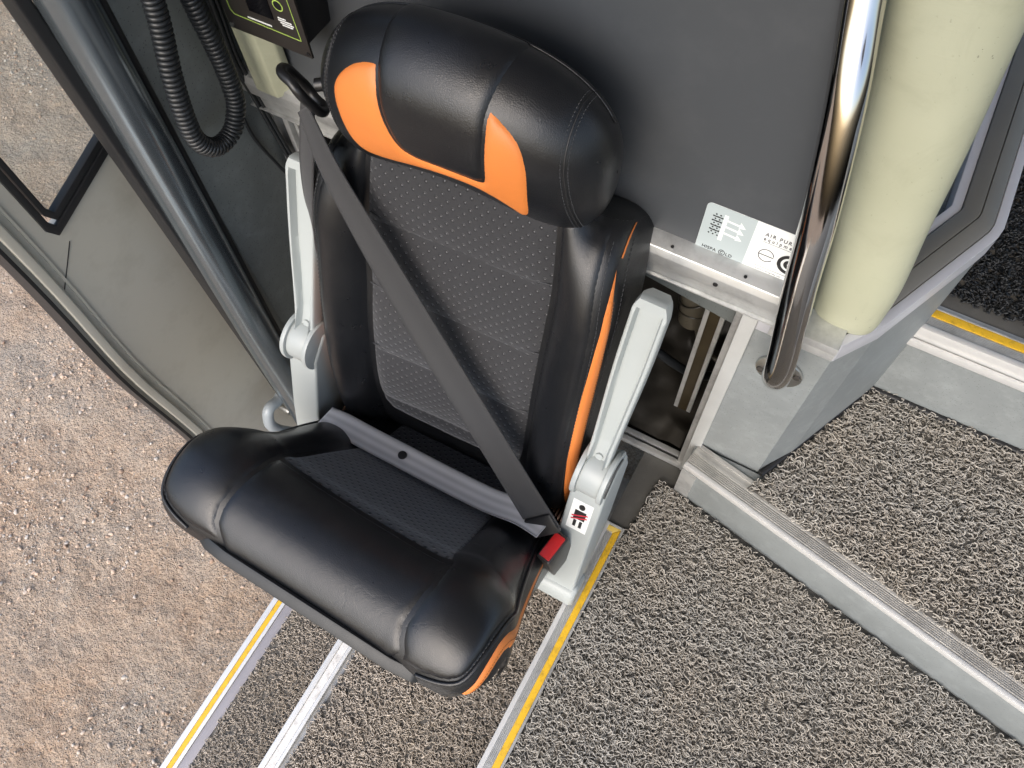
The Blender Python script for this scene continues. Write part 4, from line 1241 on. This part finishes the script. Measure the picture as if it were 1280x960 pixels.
# ---- opened door outside
DR = thing('entrance_door', 'grey green bus door standing open outside with a lower window corner', 'door', (-.95, .3, -.5))
mb = MB()
def edge(o, z0=-.50, z1=1.7, n=40):
    return [(.2065 + o - .0125 * math.exp(-((z - .27) / .20) ** 2), z) for z in np.linspace(z0, z1, n)]
def edge_strip(o0, o1): return edge(o0) + edge(o1)[::-1]
def estrip(mb, L_, R_c, x0, x1):
    for (a, b, c, d) in zip(L_[:-1], L_[1:], R_c[:-1], R_c[1:]):
        k = len(mb.v)
        mb.v += [(x, p_[0], p_[1]) for x in (x0, x1) for p_ in (a, b, d, c)]
        mb.f += [(k, k + 1, k + 2, k + 3), (k + 7, k + 6, k + 5, k + 4), (k, k + 4, k + 5, k + 1), (k + 3, k + 2, k + 6, k + 7)]; mb.m += [0] * 4
mb = MB()
ez = edge(0); estrip(mb, ez, [(.268, z) for _, z in ez], -.975, -.948)
mb.prismx([(.268, -.50), (.268, .600), (.284, .5835), (.300, .585), (1.05, .80), (1.05, -.50)], -.975, -.948)
mb.build('door_panel', M['door'], DR, weld=True)
mb = MB(); estrip(mb, edge(-.005), edge(.0008), -.985, -.940); mb.build('edge_seal', M['rubber'], DR, weld=True)
mb = MB(); estrip(mb, edge(.008), edge(.024), -.949, -.9385); mb.build('edge_ridge', M['door'], DR, weld=True, bevel=.003, bseg=3)
mb = MB(); estrip(mb, edge(.0355), edge(.0395), -.949, -.9450); mb.build('edge_ridge', M['door'], DR, weld=True)
mb = MB(); mb.prismx([(.231, .5030), (.231, .5045), (.285, .560), (.285, .5585)], -.949, -.9468); mb.build('panel_joint', M['rubber'], DR)
def wframe(mb, off0, off1, x0, x1):
    # L shaped rubber along the front and the sloping bottom of the window
    def cor(o): return (.268 + o * .8, .583 + o * 1.25)
    a, b = cor(off0), cor(off1)
    sl = .288
    mb.prismx([(a[0], 1.7), (a[0], a[1] + .02), (a[0] + .010, a[1]), (1.0, a[1] + sl * (1.0 - a[0])), (1.0, b[1] + sl * (1.0 - b[0])), (b[0] + .006, b[1]), (b[0], b[1] + .014), (b[0], 1.7)], x0, x1)
mb = MB(); wframe(mb, .0, .013, -.9500, -.9425); wframe(mb, .016, .0265, -.958, -.9440); mb.build('window_rubber', M['rubber'], DR, bevel=.002)
mb = MB(); mb.prismx([(.285, 1.7), (.285, .606), (1.0, .82), (1.0, 1.7)], -.964, -.960)
t = NT('hazy_door_glass')
tr = t.new('ShaderNodeBsdfTransparent'); tr.inputs[0].default_value = (.90, .92, .90, 1)
gl = t.new('ShaderNodeBsdfGlossy', Roughness=.05); fz = t.new('ShaderNodeLayerWeight', Blend=.5)
df = t.new('ShaderNodeBsdfDiffuse'); df.inputs[0].default_value = (.62, .62, .58, 1)  # diffuse share paints a pale grey haze over the view through the pane
m0 = t.new('ShaderNodeMixShader'); m0.inputs[0].default_value = .13; t.link(tr.outputs[0], m0.inputs[1]); t.link(df.outputs[0], m0.inputs[2])
m1 = t.new('ShaderNodeMixShader'); t.link(t.math('MULTIPLY_ADD', t.math('POWER', fz.outputs['Facing'], 5.0), .9, .03), m1.inputs[0]); t.link(m0.outputs[0], m1.inputs[1]); t.link(gl.outputs[0], m1.inputs[2])
t.link(m1.outputs[0], t.n['Material Output'].inputs[0])
mb.build('window_glass', t.m, DR)
gp_ = [(-.935, .52, .02), (-.905, .48, .0), (-.888, .425, -.075), (-.883, .385, -.098), (-.880, .350, -.085), (-.880, .335, -.105), (-.880, .330, -.14), (-.880, .345, -.20), (-.885, .39, -.30), (-.90, .46, -.36), (-.95, .50, -.38)]
mb = MB(); mb.tube(catmull(gp_, 10), .0125, 18); mb.build('grab_loop', M['grey_tube'], DR, smooth=True)
bt = disc('bolt', (-.925, .40, -.23), (1, 0, 0), .010, .03, M['steel'], DR, 12, .002)

# ---- coiled handset cord and loose cables by the control box
def helix(path, R, r, pitch, per=12):
    c = catmull(path, 40); p_, t_, n_, b_ = frames(c)
    s = np.concatenate([[0], np.cumsum(np.linalg.norm(np.diff(p_, axis=0), axis=1))])
    N = int(s[-1] / pitch * per); q = np.linspace(0, s[-1], N)
    g = lambda A_: np.stack([np.interp(q, s, A_[:, k]) for k in range(3)], 1)
    ang = q / pitch * 2 * math.pi
    return g(p_) + R * (np.cos(ang)[:, None] * g(n_) + np.sin(ang)[:, None] * g(b_))
cp = [(-.770, .478, .99), (-.770, .486, .895), (-.770, .459, .793), (-.770, .447, .727), (-.771, .449, .694), (-.772, .464, .668), (-.773, .484, .657), (-.772, .506, .661), (-.771, .523, .680), (-.770, .532, .705), (-.770, .536, .76), (-.770, .534, .83), (-.770, .533, .87), (-.770, .53, .99)]
v, f = tube_geo(helix(cp, .0105, .0034, .0068), .0034, 7)
cd = mesh('coiled_cord', v, f, M['cable'], None); tag(cd, 'black coiled cord hanging in a loop by the dark side wall', 'cord')
cb = [(-.822, .597, 1.0), (-.822, .597, .813), (-.822, .595, .753), (-.821, .591, .677), (-.819, .597, .62), (-.810, .600, .547), (-.792, .600, .462), (-.77, .605, .40)]
mb = MB(); mb.tube(catmull(cb, 12), .0042, 10); o = mb.build('loose_cable', M['cable'], None, smooth=True); tag(o, 'thick black cable running straight down past the aluminium posts', 'cable')
cb = [(-.826, .588, 1.0), (-.826, .588, .786), (-.8265, .586, .724), (-.8265, .582, .677), (-.8265, .572, .635), (-.826, .570, .567), (-.822, .588, .486), (-.80, .60, .42)]
mb = MB(); mb.tube(catmull(cb, 12), .0030, 10); o = mb.build('loose_cable', M['cable'], None, smooth=True); tag(o, 'thinner black cable bowing out to the left over the side wall', 'cable')
cb = [(-.817, .604, 1.0), (-.817, .602, .80), (-.817, .596, .70), (-.813, .599, .64), (-.806, .600, .58), (-.790, .604, .46)]
mb = MB(); mb.tube(catmull(cb, 12), .0028, 10)
o = mb.build('loose_cable', M['cable'], None, smooth=True); tag(o, 'black cable lying tight beside the thicker cable at the ledge', 'cable')

# ---- control box
CB = thing('control_box', 'black control box with green outlines above the aluminium ledge', 'control box', (-.71, .60, .78))
mb = MB(); mb.box(-.777, -.6455, .5765, .580, .779, 1.0); fp = mb.build('face_plate', M['box'], CB, bevel=.0006)
mb = MB(); mb.box(-.768, -.655, .580, .66, .79, 1.0); mb.build('housing', M['black'], CB, bevel=.002)
mb = MB()
def gl_(x0, z0, x1, z1, w=.0009):
    d_ = np.array([x1 - x0, z1 - z0]); d_ /= np.hypot(*d_); n_ = np.array([-d_[1], d_[0]]) * w / 2
    a, b = np.array([x0, z0]), np.array([x1, z1])
    q = [a - n_, b - n_, b + n_, a + n_]
    mb.add([(x, .5764, z) for x, z in q] + [(x, .5759, z) for x, z in q], [(4, 5, 6, 7), (0, 1, 5, 4), (1, 2, 6, 5), (2, 3, 7, 6), (3, 0, 4, 7)])
for a in ((-.7635, 1.0, -.7635, .811), (-.7635, .811, -.759, .8055), (-.759, .8055, -.655, .8030), (-.655, .8030, -.657, .868), (-.657, .868, -.662, .873), (-.662, .873, -.68, .875)): gl_(*a)
for k in range(24):
    a0, a1 = 2 * math.pi * k / 24, 2 * math.pi * (k + 1) / 24
    gl_(-.6755 + .0070 * math.cos(a0), .8470 + .0070 * math.sin(a0), -.6755 + .0070 * math.cos(a1), .8470 + .0070 * math.sin(a1), .0014)
mb.build('green_outline', M['green_line'], fp)
mb = MB()
def wl(x0, x1, z, h=.0011): mb.box(x0, x1, .5758, .5764, z, z + h)
x = -.7360
while x < -.7000:                                     # one line of fine unreadable print, broken into short strokes
    w_ = RNG.uniform(.0012, .0034); wl(x, x + w_, .8085, .0020); x += w_ + .0007
mb.build('print_line', M['white_print'], fp); mb = MB()
for r_, (a, b) in enumerate(((-.682, -.670), (-.682, -.662), (-.680, -.660), (-.678, -.662))):
    x = a
    while x < b: w_ = RNG.uniform(.001, .003); wl(x, min(b, x + w_), .8275 - r_ * .0032, .0016); x += w_ + .0006
mb.build('print_line', M['white_print'], fp); mb = MB()
wl(-.6800, -.6705, .8590, .0022)
mb.build('print_line', M['white_print'], fp)
disc('socket', (-.6755, .5758, .8470), (0, -1, 0), .0055, .0012, M['black'], fp, 24, .0003)
mb = MB(); mb.box(-.728, -.690, .5754, .5764, .822, 1.0); mb.build('display_window', simple('dark_display', (.004, .004, .005), .12), fp)
disc('corner_screw', (-.6500, .5760, .7850), (0, -1, 0), .0030, .0015, M['black'], fp, 12, .0003)
disc('corner_screw', (-.7720, .5760, .7850), (0, -1, 0), .0034, .002, M['steel'], fp, 12, .0004)
mb = MB(); mb.prism([(-.790, .585), (-.752, .585), (-.738, .602), (-.738, .615), (-.790, .615)], .659, .80)
ob = mb.build('cream_block', M['cream'], None, bevel=.003); tag(ob, 'small cream block standing on the aluminium ledge under the control box', 'block')

# ---- roof and far side of the bus: they keep the sky off the cabin
mb = MB()
mb.box(-.90, 2.3, -.85, 5.0, 2.12, 2.18)
cl = mb.build('bus_ceiling', simple('grey_ceiling_lining', (.60, .60, .59), .8), None, kind='structure')
mb = MB(); mb.box(-.90, -.862, .64, 5.0, .75, 1.0); mb.box(-.90, -.862, .64, 5.0, 1.75, 2.119)
mb.box(-.90, -.862, .64, 5.0, -.42, .749)
o = mb.build('bus_body_side', M['door'], None); tag(o, 'outer body side of the bus behind the doorway', 'body side')

# ================================================================ camera, light, render settings
R_ = Matrix(((0.8715012377117598, 0.4886566139241874, -0.04123477094659819), (0.42247498977566156, -0.7908359831218778, -0.44282426628822846), (-0.24899894714822685, 0.36850123672492724, -0.8956597360891432)))
cam_d = bpy.data.cameras.new('camera'); cam = bpy.data.objects.new('camera', cam_d); C.objects.link(cam)
rt, dn_, fw = R_[0], R_[1], R_[2]
cam.matrix_world = Matrix(((rt[0], -dn_[0], -fw[0], 0), (rt[1], -dn_[1], -fw[1], 0), (rt[2], -dn_[2], -fw[2], 1.5), (0, 0, 0, 1)))
cam_d.sensor_width = 36; cam_d.lens = 1010.154 / 1280 * 36
cam_d.clip_start = .02; cam_d.clip_end = 200
scene.camera = cam

w = bpy.data.worlds.new('World'); scene.world = w; w.use_nodes = True
nt = w.node_tree; bg = nt.nodes['Background']
sky = nt.nodes.new('ShaderNodeTexSky'); sky.sky_type = 'NISHITA'; sky.sun_disc = False
SUN_EL, SUN_AZ = math.radians(42), math.radians(179)     # azimuth measured from +Y towards +X
sky.sun_elevation = SUN_EL; sky.sun_rotation = SUN_AZ; sky.air_density = 1.0; sky.dust_density = 3.0; sky.ozone_density = 1.0
nt.links.new(sky.outputs[0], bg.inputs[0]); bg.inputs[1].default_value = .15
sd = bpy.data.lights.new('sun', 'SUN'); sun = bpy.data.objects.new('sun', sd); C.objects.link(sun)
sd.energy = 1.0; sd.angle = math.radians(60); sd.color = (1.0, .985, .96)
dirv = Vector((math.sin(SUN_AZ) * math.cos(SUN_EL), math.cos(SUN_AZ) * math.cos(SUN_EL), math.sin(SUN_EL)))
sun.rotation_euler = dirv.to_track_quat('Z', 'Y').to_euler()
scene.view_settings.view_transform = 'Standard'; scene.view_settings.look = 'None'
scene.view_settings.exposure = 1.16; scene.view_settings.gamma = 1
